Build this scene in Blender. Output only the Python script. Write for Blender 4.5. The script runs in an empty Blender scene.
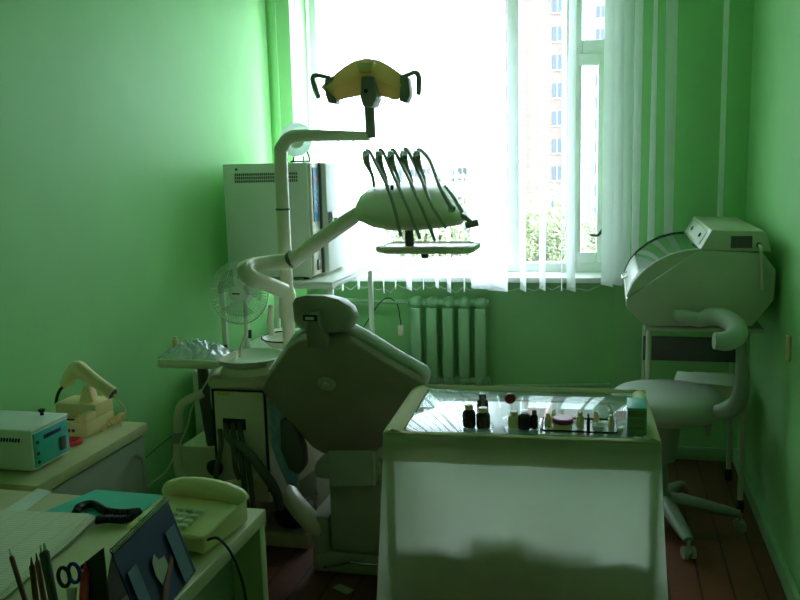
import bpy, bmesh, math, random
from mathutils import Vector, Matrix, Euler
random.seed(7)
PI=math.pi
SC=bpy.context.scene; COL=SC.collection
# ---------------------------------------------------------------- camera
F=860.; H=1.6
YAW=math.atan(212/F); PIT=math.atan(139/F); ROLL=.026
fw=Vector((-math.sin(YAW)*math.cos(PIT),math.cos(YAW)*math.cos(PIT),-math.sin(PIT)))
r0=fw.cross(Vector((0,0,1))).normalized(); u0=r0.cross(fw)
RT=math.cos(ROLL)*r0-math.sin(ROLL)*u0; UP=math.sin(ROLL)*r0+math.cos(ROLL)*u0
cam=bpy.data.cameras.new('camera'); co=bpy.data.objects.new('camera',cam); COL.objects.link(co)
cam.sensor_width=36; cam.lens=F/800*36; cam.clip_start=.05; cam.clip_end=500
m=Matrix((RT,UP,-fw)).transposed().to_4x4(); m.translation=(0,0,H); co.matrix_world=m
SC.camera=co
def ray(u,v): return fw+((u-400)/F)*RT+((300-v)/F)*UP
def pZ(u,v,z): d=ray(u,v); t=(z-H)/d.z; return Vector((t*d.x,t*d.y,z))
def pY(u,v,y): d=ray(u,v); t=y/d.y; return Vector((t*d.x,y,H+t*d.z))
def pX(u,v,x): d=ray(u,v); t=x/d.x; return Vector((x,t*d.y,H+t*d.z))
# ---------------------------------------------------------------- materials
def rgb(c): return (c[0],c[1],c[2],1)
def mat(name,c,rough=.5,metal=0,var=.08,scale=8,bump=0,bscale=60,coat=0,trans=0,ior=1.45,spec=.5,emit=None,estr=0,alpha=1):
    m=bpy.data.materials.new(name); m.use_nodes=True; nt=m.node_tree; b=nt.nodes['Principled BSDF']
    b.inputs['Roughness'].default_value=rough; b.inputs['Metallic'].default_value=metal
    b.inputs['Coat Weight'].default_value=coat; b.inputs['Transmission Weight'].default_value=trans
    b.inputs['IOR'].default_value=ior; b.inputs['Specular IOR Level'].default_value=spec
    tc=nt.nodes.new('ShaderNodeTexCoord'); n=nt.nodes.new('ShaderNodeTexNoise'); n.inputs['Scale'].default_value=scale; n.inputs['Detail'].default_value=5
    nt.links.new(tc.outputs['Object'],n.inputs['Vector'])
    r=nt.nodes.new('ShaderNodeValToRGB'); r.color_ramp.elements[0].position=.3; r.color_ramp.elements[1].position=.75
    r.color_ramp.elements[0].color=rgb([x*(1-var) for x in c]); r.color_ramp.elements[1].color=rgb([min(1,x*(1+var)) for x in c])
    nt.links.new(n.outputs['Fac'],r.inputs['Fac']); nt.links.new(r.outputs['Color'],b.inputs['Base Color'])
    if bump:
        n2=nt.nodes.new('ShaderNodeTexNoise'); n2.inputs['Scale'].default_value=bscale; n2.inputs['Detail'].default_value=3
        nt.links.new(tc.outputs['Object'],n2.inputs['Vector'])
        bp=nt.nodes.new('ShaderNodeBump'); bp.inputs['Strength'].default_value=bump; bp.inputs['Distance'].default_value=.01
        nt.links.new(n2.outputs['Fac'],bp.inputs['Height']); nt.links.new(bp.outputs['Normal'],b.inputs['Normal'])
    if emit: b.inputs['Emission Color'].default_value=rgb(emit); b.inputs['Emission Strength'].default_value=estr
    return m
def sheer(name,c,transp,transl,c2=None):
    m=bpy.data.materials.new(name); m.use_nodes=True; nt=m.node_tree; nt.nodes.clear()
    out=nt.nodes.new('ShaderNodeOutputMaterial'); d=nt.nodes.new('ShaderNodeBsdfDiffuse'); t=nt.nodes.new('ShaderNodeBsdfTranslucent'); tr=nt.nodes.new('ShaderNodeBsdfTransparent')
    tc=nt.nodes.new('ShaderNodeTexCoord'); n=nt.nodes.new('ShaderNodeTexNoise'); n.inputs['Scale'].default_value=14; nt.links.new(tc.outputs['Object'],n.inputs['Vector'])
    r=nt.nodes.new('ShaderNodeValToRGB'); r.color_ramp.elements[0].color=rgb([x*.93 for x in c]); r.color_ramp.elements[1].color=rgb(c)
    nt.links.new(n.outputs['Fac'],r.inputs['Fac'])
    for k in (d,t): nt.links.new(r.outputs['Color'],k.inputs['Color'])
    a=nt.nodes.new('ShaderNodeMixShader'); a.inputs[0].default_value=transl; nt.links.new(d.outputs[0],a.inputs[1]); nt.links.new(t.outputs[0],a.inputs[2])
    b=nt.nodes.new('ShaderNodeMixShader'); b.inputs[0].default_value=transp; nt.links.new(a.outputs[0],b.inputs[1]); nt.links.new(tr.outputs[0],b.inputs[2])
    nt.links.new(b.outputs[0],out.inputs['Surface']); return m
def glassy(name,c,gl=.1,rough=.02,ior=1.5):
    # thin clear pane: mostly see-through with a fresnel reflection
    m=bpy.data.materials.new(name); m.use_nodes=True; nt=m.node_tree; nt.nodes.clear()
    out=nt.nodes.new('ShaderNodeOutputMaterial'); tr=nt.nodes.new('ShaderNodeBsdfTransparent'); tr.inputs[0].default_value=rgb(c)
    g=nt.nodes.new('ShaderNodeBsdfGlossy'); g.inputs['Roughness'].default_value=rough
    fr=nt.nodes.new('ShaderNodeFresnel'); ge=nt.nodes.new('ShaderNodeNewGeometry')
    # same reflectance from either side of the thin wall
    im=nt.nodes.new('ShaderNodeMapRange'); im.inputs[3].default_value=ior; im.inputs[4].default_value=1/ior
    nt.links.new(ge.outputs['Backfacing'],im.inputs[0]); nt.links.new(im.outputs[0],fr.inputs[0])
    mm=nt.nodes.new('ShaderNodeMath'); mm.operation='MULTIPLY_ADD'; mm.inputs[1].default_value=1.0; mm.inputs[2].default_value=gl
    nt.links.new(fr.outputs[0],mm.inputs[0]); mx=nt.nodes.new('ShaderNodeMixShader'); nt.links.new(mm.outputs[0],mx.inputs[0])
    nt.links.new(tr.outputs[0],mx.inputs[1]); nt.links.new(g.outputs[0],mx.inputs[2]); nt.links.new(mx.outputs[0],out.inputs['Surface']); return m
def bricky(name,c1,c2,mortar,scale,bw=.5,bh=.25,ms=.02,rough=.7,off=.5,coord='Object',rot=(0,0,0),bumpy=0,spec=.5):
    m=bpy.data.materials.new(name); m.use_nodes=True; nt=m.node_tree; b=nt.nodes['Principled BSDF']; b.inputs['Roughness'].default_value=rough; b.inputs['Specular IOR Level'].default_value=spec
    tc=nt.nodes.new('ShaderNodeTexCoord'); mp=nt.nodes.new('ShaderNodeMapping'); mp.inputs['Rotation'].default_value=rot
    br=nt.nodes.new('ShaderNodeTexBrick'); br.offset=off; br.inputs['Color1'].default_value=rgb(c1); br.inputs['Color2'].default_value=rgb(c2); br.inputs['Mortar'].default_value=rgb(mortar)
    br.inputs['Scale'].default_value=scale; br.inputs['Brick Width'].default_value=bw; br.inputs['Row Height'].default_value=bh; br.inputs['Mortar Size'].default_value=ms
    nt.links.new(tc.outputs[coord],mp.inputs[0]); nt.links.new(mp.outputs[0],br.inputs['Vector'])
    n=nt.nodes.new('ShaderNodeTexNoise'); n.inputs['Scale'].default_value=6; n.inputs['Detail'].default_value=6; nt.links.new(mp.outputs[0],n.inputs['Vector'])
    mx=nt.nodes.new('ShaderNodeMix'); mx.data_type='RGBA'; mx.blend_type='MULTIPLY'; mx.inputs[0].default_value=.35
    nt.links.new(br.outputs['Color'],mx.inputs[6]); nt.links.new(n.outputs['Color'],mx.inputs[7]); nt.links.new(mx.outputs[2],b.inputs['Base Color'])
    return m
M={}
M['wall']=mat('green_wall_paint',(.34,.68,.285),.5,var=.04,scale=3,bump=.03,bscale=90,spec=.2)
M['ceil']=mat('white_ceiling_paint',(.75,.8,.74),.8)
M['floor']=bricky('red_brown_laminate',(.22,.075,.038),(.17,.055,.028),(.05,.018,.01),1,bw=.9,bh=.115,ms=.004,rough=.35,off=.37,rot=(0,0,PI/2))
M['trim']=mat('green_trim_paint',(.3,.55,.28),.35)
M['frame']=mat('white_window_paint',(.78,.8,.76),.35)
M['blind']=sheer('sheer_blind_fabric',(.96,.98,.98),.08,.62)
M['glass']=glassy('window_glass',(.97,1,.98),.0)
M['tglass']=glassy('table_glass',(.86,.93,.9),.0,.015,1.5)
M['cream']=mat('cream_plastic',(.95,.72,.40),.35,var=.05)
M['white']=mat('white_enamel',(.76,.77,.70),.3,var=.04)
M['unit']=mat('ivory_unit_plastic',(.76,.70,.53),.28,var=.05)
M['grey']=mat('warm_grey_plastic',(.36,.36,.29),.42,var=.06)
M['dgrey']=mat('dark_grey_plastic',(.10,.10,.09),.4)
M['pad']=mat('grey_beige_upholstery',(.42,.41,.33),.45,var=.06,bump=.1,bscale=200)
M['padlt']=mat('pale_upholstery',(.56,.58,.53),.35,var=.05,bump=.08,bscale=200)
M['black']=mat('black_rubber',(.018,.018,.018),.45)
M['metal']=mat('brushed_steel',(.55,.55,.52),.25,metal=1)
M['chrome']=mat('chrome',(.8,.8,.8),.08,metal=1)
M['lamp']=mat('amber_lamp_shell',(.62,.47,.10),.3,var=.1,coat=.3)
M['lampg']=mat('grey_lamp_yoke',(.25,.25,.19),.45)
M['teal']=mat('teal_panel',(.05,.42,.36),.4)
M['tealp']=mat('teal_paper',(.10,.58,.48),.6)
M['blue']=mat('blue_control_panel',(.03,.22,.42),.35)
M['dblue']=mat('navy_card',(.012,.03,.12),.4)
M['mblue']=mat('pale_blue_card',(.09,.15,.24),.4)
M['red']=mat('red_plastic',(.9,.07,.08),.4)
M['purple']=mat('purple_lid',(.42,.03,.16),.35)
M['desk']=mat('pale_green_laminate',(.56,.52,.29),.38,var=.05,scale=20)
M['desks']=mat('grey_laminate_sides',(.30,.33,.24),.5)
M['cloth']=sheer('white_cotton_sheet',(.80,.81,.68),.0,.62)
M['film']=glassy('clear_plastic_film',(.80,.88,.9),.10,.18,1.5)
M['amber']=mat('dark_amber_glass',(.05,.01,.006),.08,coat=.5)
M['brown']=mat('brown_plastic',(.2,.06,.03),.4)
M['screen']=mat('dark_grille',(.06,.07,.06),.5)
M['yellow']=mat('yellow_sticker',(.55,.6,.06),.5)
M['clear']=glassy('clear_glassware',(.95,.98,.98),.04,.03)
M['smoke']=glassy('smoked_lid_acrylic',(.42,.50,.46),.25,.05)
M['fanb']=glassy('fan_blade_plastic',(.55,.68,.6),.15,.3)
def paper(name,c,line,scale,ang=0,both=True):
    m=bpy.data.materials.new(name); m.use_nodes=True; nt=m.node_tree; b=nt.nodes['Principled BSDF']; b.inputs['Roughness'].default_value=.7
    tc=nt.nodes.new('ShaderNodeTexCoord'); br=nt.nodes.new('ShaderNodeTexBrick'); br.offset=0
    br.inputs['Color1'].default_value=rgb(c); br.inputs['Color2'].default_value=rgb([x*.96 for x in c]); br.inputs['Mortar'].default_value=rgb(line)
    br.inputs['Scale'].default_value=scale; br.inputs['Brick Width'].default_value=1.4 if both else 60; br.inputs['Row Height'].default_value=.25; br.inputs['Mortar Size'].default_value=.016
    nt.links.new(tc.outputs['Object'],br.inputs['Vector']); nt.links.new(br.outputs['Color'],b.inputs['Base Color']); return m
M['page']=paper('ruled_page',(.86,.79,.62),(.50,.54,.46),24)
M['blank']=mat('plain_paper',(.72,.76,.66),.7)
# ---------------------------------------------------------------- mesh builder
class MB:
    def __init__(s): s.bm=bmesh.new()
    def _add(s,verts,faces,mi=0):
        vs=[s.bm.verts.new(v) for v in verts]
        for f in faces:
            try:
                k=s.bm.faces.new([vs[i] for i in f]); k.material_index=mi
            except ValueError: pass
        return s
    def box(s,a,b,bev=.003,rot=None,piv=None,mi=0):
        a=Vector(a);b=Vector(b); lo=Vector(map(min,a,b)); hi=Vector(map(max,a,b)); c=(lo+hi)/2; d=hi-lo
        t=bmesh.new(); bmesh.ops.create_cube(t,size=1)
        for v in t.verts: v.co=Vector((v.co.x*d.x,v.co.y*d.y,v.co.z*d.z))
        bev=min(bev,min(d)*.45)
        if bev>0: bmesh.ops.bevel(t,geom=t.edges[:],offset=bev,segments=2,affect='EDGES',profile=.5)
        R=Euler(rot).to_matrix() if rot else Matrix.Identity(3)
        for v in t.verts: v.co=R@v.co+c
        return s.merge(t,mi)
    def merge(s,t,mi=0):
        t.verts.index_update(); mp=[s.bm.verts.new(v.co) for v in t.verts]
        for f in t.faces:
            k=s.bm.faces.new([mp[v.index] for v in f.verts]); k.material_index=mi
        t.free(); return s
    def tube(s,pts,r,seg=12,closed=False,caps=True,sm=0,mi=0,flat=None):
        pts=[Vector(p) for p in pts]; n=len(pts); rr=list(r) if hasattr(r,'__len__') else [r]*n
        if sm:
            P=[];Q=[]
            N=n if closed else n-1
            for i in range(N):
                if closed: p0,p1,p2,p3=[pts[(i+k-1)%n] for k in range(4)]
                else: p0,p1,p2,p3=pts[max(i-1,0)],pts[i],pts[i+1],pts[min(i+2,n-1)]
                for k in range(sm):
                    t=k/sm; P.append(.5*((2*p1)+(p2-p0)*t+(2*p0-5*p1+4*p2-p3)*t*t+(3*p1-p0-3*p2+p3)*t**3)); Q.append(rr[i]*(1-t)+rr[(i+1)%n]*t)
            if not closed: P.append(pts[-1]);Q.append(rr[-1])
            pts,rr,n=P,Q,len(P)
        rings=[];prev=None
        for i,p in enumerate(pts):
            if closed: t=(pts[(i+1)%n]-pts[i-1]).normalized()
            elif i==0: t=(pts[1]-p).normalized()
            elif i==n-1: t=(p-pts[-2]).normalized()
            else: t=((pts[i+1]-p).normalized()+(p-pts[i-1]).normalized()).normalized()
            if prev is None:
                a=Vector((0,0,1)) if abs(t.z)<.9 else Vector((1,0,0)); x=t.cross(a).normalized()
            else: x=(prev-t*prev.dot(t)).normalized()
            prev=x; y=t.cross(x)
            fl=flat or 1
            rings.append([s.bm.verts.new(p+rr[i]*(math.cos(2*PI*k/seg)*x+fl*math.sin(2*PI*k/seg)*y)) for k in range(seg)])
        for i in range(n if closed else n-1):
            a=rings[i];b=rings[(i+1)%n]
            for k in range(seg):
                f=s.bm.faces.new((a[k],a[(k+1)%seg],b[(k+1)%seg],b[k])); f.material_index=mi
        if caps and not closed:
            for q in (rings[0],rings[-1]): 
                f=s.bm.faces.new(q); f.material_index=mi
        return s
    def lathe(s,prof,c=(0,0,0),seg=28,axis=None,mi=0,sx=1,sy=1,caps=True):
        c=Vector(c); R=Vector((0,0,1)).rotation_difference(Vector(axis)).to_matrix() if axis is not None else Matrix.Identity(3)
        rings=[]
        for (r,z) in prof:
            if r<1e-6: rings.append([s.bm.verts.new(c+R@Vector((0,0,z)))])
            else: rings.append([s.bm.verts.new(c+R@Vector((sx*r*math.cos(2*PI*k/seg),sy*r*math.sin(2*PI*k/seg),z))) for k in range(seg)])
        for a,b in zip(rings,rings[1:]):
            for k in range(seg):
                k2=(k+1)%seg
                q=[a[k%len(a)],a[k2%len(a)],b[k2%len(b)],b[k%len(b)]]; q2=[]
                for v in q:
                    if v not in q2: q2.append(v)
                if len(q2)>2:
                    f=s.bm.faces.new(q2); f.material_index=mi
        if caps:
            for q in (rings[0],rings[-1]):
                if len(q)>2: f=s.bm.faces.new(q); f.material_index=mi
        return s
    def prism(s,pts,ext,bev=0,mi=0):
        t=bmesh.new(); e=Vector(ext); a=[t.verts.new(Vector(p)) for p in pts]; b=[t.verts.new(Vector(p)+e) for p in pts]; n=len(a)
        t.faces.new(a); t.faces.new(b[::-1])
        for i in range(n): t.faces.new((a[i],b[i],b[(i+1)%n],a[(i+1)%n]))
        bmesh.ops.recalc_face_normals(t,faces=t.faces[:])
        if bev: bmesh.ops.bevel(t,geom=[e for e in t.edges],offset=bev,segments=3,affect='EDGES',profile=.5,clamp_overlap=True)
        return s.merge(t,mi)
    def ball(s,c,r,rot=None,seg=20,mi=0):
        c=Vector(c); rx,ry,rz=(r,r,r) if not hasattr(r,'__len__') else r
        t=bmesh.new(); bmesh.ops.create_uvsphere(t,u_segments=seg,v_segments=seg//2,radius=1); R=Euler(rot).to_matrix() if rot else Matrix.Identity(3)
        for v in t.verts: v.co=c+R@Vector((v.co.x*rx,v.co.y*ry,v.co.z*rz))
        return s.merge(t,mi)
    def grid(s,fn,nu,nv,mi=0):
        g=[[s.bm.verts.new(fn(i/nu,j/nv)) for j in range(nv+1)] for i in range(nu+1)]
        for i in range(nu):
            for j in range(nv):
                f=s.bm.faces.new((g[i][j],g[i+1][j],g[i+1][j+1],g[i][j+1])); f.material_index=mi
        return s
    def build(s,name,m,parent=None,ang=38,world=True,recalc=True):
        if recalc: bmesh.ops.recalc_face_normals(s.bm,faces=s.bm.faces[:])
        me=bpy.data.meshes.new(name)
        if parent is not None and world:
            r=parent
            while r.parent: r=r.parent
            s.bm.transform(ROOTM[r.name].inverted())
        s.bm.to_mesh(me); s.bm.free()
        for p in me.polygons: p.use_smooth=True
        me.set_sharp_from_angle(angle=math.radians(ang))
        for k in (m if isinstance(m,(list,tuple)) else [m]): me.materials.append(k)
        o=bpy.data.objects.new(name,me); COL.objects.link(o)
        if parent is not None: o.parent=parent
        return o
ROOTM={}
def thing(name,label,cat,loc=(0,0,0),rz=0,group=None):
    o=bpy.data.objects.new(name,None); COL.objects.link(o); o.empty_display_size=.05
    o.location=loc; o.rotation_euler=(0,0,rz); o['label']=label; o['category']=cat
    if group: o['group']=group
    ROOTM[o.name]=Matrix.Translation(Vector(loc))@Matrix.Rotation(rz,4,'Z'); return o
def solo(mb,name,m,label,cat,group=None,ang=38):
    # a one-mesh thing: origin moved to its base centre
    xs=[v.co for v in mb.bm.verts]; c=Vector(((min(p.x for p in xs)+max(p.x for p in xs))/2,(min(p.y for p in xs)+max(p.y for p in xs))/2,min(p.z for p in xs)))
    mb.bm.transform(Matrix.Translation(-c)); o=mb.build(name,m,ang=ang); o.location=c
    o['label']=label; o['category']=cat
    if group: o['group']=group
    return o
def struct(mb,name,m,parent=None):
    o=mb.build(name,m,parent); 
    if parent is None: o['kind']='structure'
    return o
def sthing(name,loc=(0,0,0)):
    o=bpy.data.objects.new(name,None); COL.objects.link(o); o.location=loc; o['kind']='structure'; ROOTM[o.name]=Matrix.Translation(Vector(loc)); return o
def stuff(mb,name,m,label,cat):
    o=solo(mb,name,m,label,cat); o['kind']='stuff'; return o

# ---------------------------------------------------------------- room
XL,XR,YB,YF,ZC=-1.85,.66,4.6,-1.3,2.95
WX0,WX1,WZ0,WZ1=-1.68,.03,.975,2.62
T=.35; TB=.26
struct(MB().box((XL-T,YF-T,-.1),(XR+T,YB+T,0),0),'floor',M['floor'])
struct(MB().box((XL-T,YF-T,ZC),(XR+T,YB+T,ZC+.1),0),'ceiling',M['ceil'])
struct(MB().box((XL-T,YF-T,0),(XL,YB+T,ZC),0),'wall_left',M['wall'])
struct(MB().box((XR,YF-T,0),(XR+T,YB+T,ZC),0),'wall_right',M['wall'])
struct(MB().box((XL,YF-T,0),(XR,YF,ZC),0),'wall_front',M['wall'])
wb=MB().box((XL,YB,0),(WX0,YB+TB,ZC),0).box((WX1,YB,0),(XR,YB+TB,ZC),0).box((WX0,YB,WZ1),(WX1,YB+TB,ZC),0).box((WX0,YB+.13,0),(WX1,YB+TB,WZ0-.03),0)
struct(wb,'wall_back',M['wall'])
struct(MB().box((XR-.022,YF,0),(XR,YB,.075),.004),'baseboard_right',M['trim'])
struct(MB().box((XL,2.6,0),(XL+.018,YB,.07),.004),'baseboard_left',M['trim'])
struct(MB().box((WX1,YB-.016,0),(XR-.022,YB,.07),.004),'baseboard_back',M['trim'])
struct(MB().box((WX0-.04,YB-.06,WZ0-.03),(WX1+.04,YB+.19,WZ0),.006),'trim_1',M['frame'])
struct(MB().box((-1.83,YB-.012,0),(-1.79,YB,ZC),.003),'trim_2',M['wall'])
# window
w=sthing('window_1',((WX0+WX1)/2,YB+.2,WZ0))
y0,y1=YB+.17,YB+.24
fr=MB().box((WX0,y0,WZ0),(WX0+.06,y1,WZ1)).box((WX1-.06,y0,WZ0),(WX1,y1,WZ1)).box((WX0,y0,WZ1-.06),(WX1,y1,WZ1)).box((WX0,y0,WZ0),(WX1,y1,WZ0+.05))
mx0,mx1=pY(508,150,y0).x,pY(519.5,150,y0).x
fr.box((-.235,y0-.01,WZ0),(-.155,y1,WZ1)).box((mx0,y0-.012,WZ0),(mx1,y1,WZ1)).box((-.17,y0,2.13),(WX1-.03,y1,2.20))
fr.box((WX0+.06,y0+.01,WZ0+.06),(-.62,y0+.04,WZ0+.075)).box((WX0+.06,y0+.01,WZ0+.1),(-.62,y0+.04,WZ0+.11))
fr.build('window_frame',M['frame'],w)
for (a,b,c,d) in ((WX0+.05,mx0+.01,WZ0+.04,WZ1-.05),(mx1-.01,-.23,WZ0+.04,WZ1-.05),(-.16,WX1-.05,2.19,WZ1-.05)):
    MB().box((a,y0+.045,c),(b,y0+.05,d),0).build('pane',M['glass'],w)
# casement standing ajar into the room
def sash():
    A=Vector((WX1-.055,y0-.005,0)); d=Vector((-.19,-.025,0)).normalized(); n=Vector((d.y,-d.x,0)); L=.20; z0,z1=WZ0+.05,2.13
    def bar(s0,s1,za,zb,th=.045):
        p=[A+d*s0,A+d*s1,A+d*s1+n*th,A+d*s0+n*th]; return [Vector((q.x,q.y,za)) for q in p],(0,0,zb-za)
    b=MB()
    for q in ((0,.045,z0,z1),(L-.055,L,z0,z1),(.045,L-.055,z0,z0+.06),(.045,L-.055,z1-.06,z1)):
        p,e=bar(*q); b.prism(p,e,.003)
    s=b.build('sash',M['frame'],w)
    p,e=bar(.045,L-.055,z0+.06,z1-.06,.006); MB().prism([Vector((v.x,v.y,v.z))+n*.02 for v in p],e).build('pane',M['glass'],s)
    return s
s_=sash()
h0=pY(592,235,YB+.07); 
MB().tube([h0+Vector((-.012,.06,0)),h0,h0+Vector((.03,-.01,.0)),h0+Vector((.055,-.012,.03))],.008,8,sm=4).build('window_handle',M['black'],s_)
# ---------------------------------------------------------------- vertical blind
yb=YB-.115
t=thing('vertical_blind','white sheer vertical blind hanging over the window with open slats','blind',(-.6,yb,.9))
MB().box((-1.72,yb-.02,2.78),(.62,yb+.02,2.82)).build('head_rail',M['frame'],t)
sl=[(304,14,280),(319,10,288)]
u=331
while u<472: sl.append((u,random.choice([5,6,7,8]) if u>340 else 10,random.uniform(288,293))); u+=13.2
sl+=[(481,22,289),(496,20,291),(524,7,291),(544,9,290),(560,3,290),(571,10,291),(606,9,286),(615,11,285),(624,10,284),(634,5,284),(650,4,284),(665,7,284),(717,5,284)]
for (u,wd,vb) in sl:
    p=pY(u,285,yb); zb=pY(u,vb,yb).z; W=.127; wm=wd/193.; a=math.acos(min(1,wm/W)); 
    sg=-1
    tilt=random.uniform(-.012,.012); ph=random.uniform(0,6)
    ht=2.78-zb
    def fn(i,j,p=p,a=a,sg=sg,tilt=tilt,ph=ph,zb=zb,ht=ht,W=W):
        # vertical slat with slight twist and camber
        aa=(a+.10*math.sin(ph+j*2.3))*sg; x=(i-.5)*W; cam=.006*math.cos(PI*(i-.5))
        return Vector((p.x+x*math.cos(aa)-cam*math.sin(aa)+tilt*(1-j),p.y+x*math.sin(aa)*.75+cam*math.cos(aa),zb+j*ht))
    s=MB().grid(fn,3,14).build('slat',M['blind'],t,recalc=False)
cp=[]
for k,(u,wd,vb) in enumerate(sl):
    q=pY(u,vb-4,yb-.012); cp.append(q)
    if k<len(sl)-1: q2=pY((u+sl[k+1][0])/2,vb,yb-.012); cp.append(q2)
MB().tube(cp,.0015,5).build('bottom_chain',M['frame'],t)
# ---------------------------------------------------------------- radiator in the niche
yr=YB+.05
t=thing('radiator','green painted cast iron radiator with five columns under the window','radiator',(-.86,yr,.33))
zt=.85; zb=.34
u=417
for k in range(5):
    p=pY(417+k*16,340,yr-.02); x=p.x
    sg=MB().tube([(x,yr,zb+.03),(x,yr,zb+.1),(x,yr,zt-.1),(x,yr,zt-.03)],[.026,.031,.031,.026],12).ball((x,yr,zt-.035),(.036,.05,.035)).ball((x,yr,zb+.035),(.036,.05,.035))
    sg.box((x-.03,yr-.055,zb+.06),(x+.03,yr-.035,zt-.06),.008).tube([(x-.045,yr,zt-.035),(x+.045,yr,zt-.035)],.022,12).tube([(x-.045,yr,zb+.035),(x+.045,yr,zb+.035)],.022,12)
    sg.build('section',M['trim'],t)
xa=pY(409,300,yr).x; xb=pY(490,300,yr).x
solo(MB().tube([(xa-.012,yr,zt-.035),(WX0+.1,yr,zt-.03)],.013,10),'heating_pipe',M['trim'],'green painted supply pipe at the top left of the radiator','pipe')
solo(MB().tube([(xb+.012,yr,zb+.0),(WX1-.02,yr+.02,zb+.03)],.011,10),'heating_pipe',M['trim'],'green painted return pipe running right from the radiator foot','pipe')
# cable with adapter
q=pY(401,330,yr)
t=thing('power_adapter','small pale power adapter hanging on a thin cable left of the radiator','adapter',(q.x,yr,q.z-.04))
MB().box(q-Vector((.016,.012,.03)),q+Vector((.016,.012,.03)),.004).build('adapter_body',M['unit'],t)
MB().tube([q+Vector((0,0,.03)),pY(400,318,yr),pY(397,304,yr),pY(388,298,yr-.03),pY(378,305,yr-.03),pY(362,330,yr-.03)],.003,6,sm=5).build('cable',M['black'],t)
# wall things
q=pX(790,348,XR)
solo(MB().box((XR-.012,q.y-.022,q.z-.05),(XR,q.y+.022,q.z+.05),.005),'wall_switch',M['cream'],'small pale oval switch plate on the right green wall','switch')
pts=[pX(118,478,XL+.008),pX(142,461,XL+.008),pX(158,447,XL+.008),pX(174,434,XL+.008)]
solo(MB().tube(pts,.0025,6),'wall_cable',M['dgrey'],'dark cable running low along the left green wall','cable')
# ---------------------------------------------------------------- outside
def tree(c,r,h,label):
    t=thing('leafy_tree',label,'tree',(c[0],c[1],-14))
    MB().tube([(c[0],c[1],-14),(c[0]+.3,c[1],-6),(c[0],c[1],c[2])],[.35,.25,.1],8,sm=3).build('trunk',M['brown'],t)
    b=MB()
    blobs=[(Vector(c)+Vector((random.uniform(-1,1)*r*.6,random.uniform(-1,1)*r*.5,random.uniform(-1,1)*h*.7)),r*random.uniform(.35,.6)) for _ in range(14)]
    for k in range(6500):
        bc,br=random.choice(blobs); d=Vector((random.gauss(0,1),random.gauss(0,1),random.gauss(0,1))).normalized()*br*random.uniform(.75,1.02); p=bc+d
        a=Vector((random.gauss(0,1),random.gauss(0,1),random.gauss(0,1))).normalized(); q=a.orthogonal().normalized(); s=random.uniform(.05,.12)*(r/1.6)
        vs=[p-a*s,p+q*s*.5,p+a*s,p-q*s*.5]; b._add(vs,[(0,1,2,3)])
    b.build('foliage',M['leaf'],t,recalc=False)
M['leaf']=mat('pale_green_leaves',(.36,.40,.22),.6,var=.4,scale=.6)
M['brick']=bricky('pink_brick',(.46,.32,.28),(.485,.345,.305),(.49,.37,.33),1,bw=1.2,bh=.6,ms=.05,rot=(PI/2,0,0),rough=.9,spec=.1)
M['cream_wall']=bricky('cream_panels',(.42,.41,.38),(.44,.43,.40),(.37,.36,.34),1,bw=3,bh=2.8,ms=.05,rot=(PI/2,0,0),off=0,rough=.9,spec=.1)
M['bwin']=mat('grey_blue_window_glass',(.17,.21,.26),.3)
M['ground']=mat('grey_green_ground',(.20,.22,.17),.9,scale=.05,var=.3)
M['pale_wall']=mat('pale_render_wall',(.78,.79,.78),.9,spec=.1)
def building(u0,u1,y,z1,m,label,cols,floor_h=2.9,depth=14):
    a=pY(u0,155,y).x; b=pY(u1,155,y).x
    t=thing('apartment_building',label,'building',((a+b)/2,y,-14))
    MB().box((a,y,-14),(b,y+depth,z1),0).build('wall',m,t)
    MB().box((a-.3,y-.3,z1),(b+.3,y+depth+.3,z1+.5),0).build('roof',M['frame'],t)
    z=-12.5
    while z<z1-2.2:
        for cu in cols:
            x=pY(cu,155,y).x
            o=MB().box((x-.5,y-.05,z),(x+.5,y,z+1.5),0).box((x-.04,y-.09,z),(x+.04,y-.05,z+1.5),0,mi=1).box((x-.55,y-.12,z-.1),(x+.55,y-.05,z),0,mi=1).build('window',[M['bwin'],M['frame']],t)
        z+=floor_h
building(478,562,95,38,M['brick'],'tall pink brick apartment tower seen between the blind slats',[557,512,497,482])
building(568,660,120,44,M['cream_wall'],'cream apartment block with rows of windows seen through the narrow right casement',[577,599,621,643])
building(395,474,100,2.5,M['pale_wall'],'long low pale block far off, seen faintly behind the blind',[402,414,426,438,450,462])
solo(MB().box((-90,6,-14.2),(90,160,-14),0),'courtyard_ground',M['ground'],'open ground far below the window outside','ground')['kind']='structure'
for (uu,vv,y,r,lb) in ((548,236,24,1.15,'pale green leafy tree in front of the brick tower'),(527,246,33,1.3,'smaller pale tree left of the brick tower tree'),(603,250,40,1.9,'leafy tree below the cream apartment block'),(440,245,50,3.6,'broad tree at the foot of the far low block')):
    c=pY(uu,vv,y); tree(c,r,r,lb)
M['lamps']=sheer('amber_translucent_shell',(.82,.62,.28),0,.27)
M['cons']=mat('olive_ivory_plastic',(.86,.79,.56),.35,var=.05)
M['hose']=mat('grey_hose',(.42,.42,.33),.35)
M['shell']=mat('grey_back_shell',(.38,.32,.25),.5,var=.08,bump=.1,bscale=200)
M['pad2']=mat('grey_green_vinyl',(.42,.47,.38),.35,var=.05)
M['stb']=mat('grey_stool_plastic',(.27,.30,.23),.4)
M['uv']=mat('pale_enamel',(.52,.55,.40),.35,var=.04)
M['clothf']=sheer('double_cotton_sheet',(.72,.68,.44),0,.25)
M['rb']=mat('dark_red_cap',(.30,.04,.03),.4)
M['drw']=mat('amber_green_drawer',(.25,.26,.10),.35)
M['frost']=sheer('frosted_plate_glass',(.75,.84,.80),.2,.4)
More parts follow.
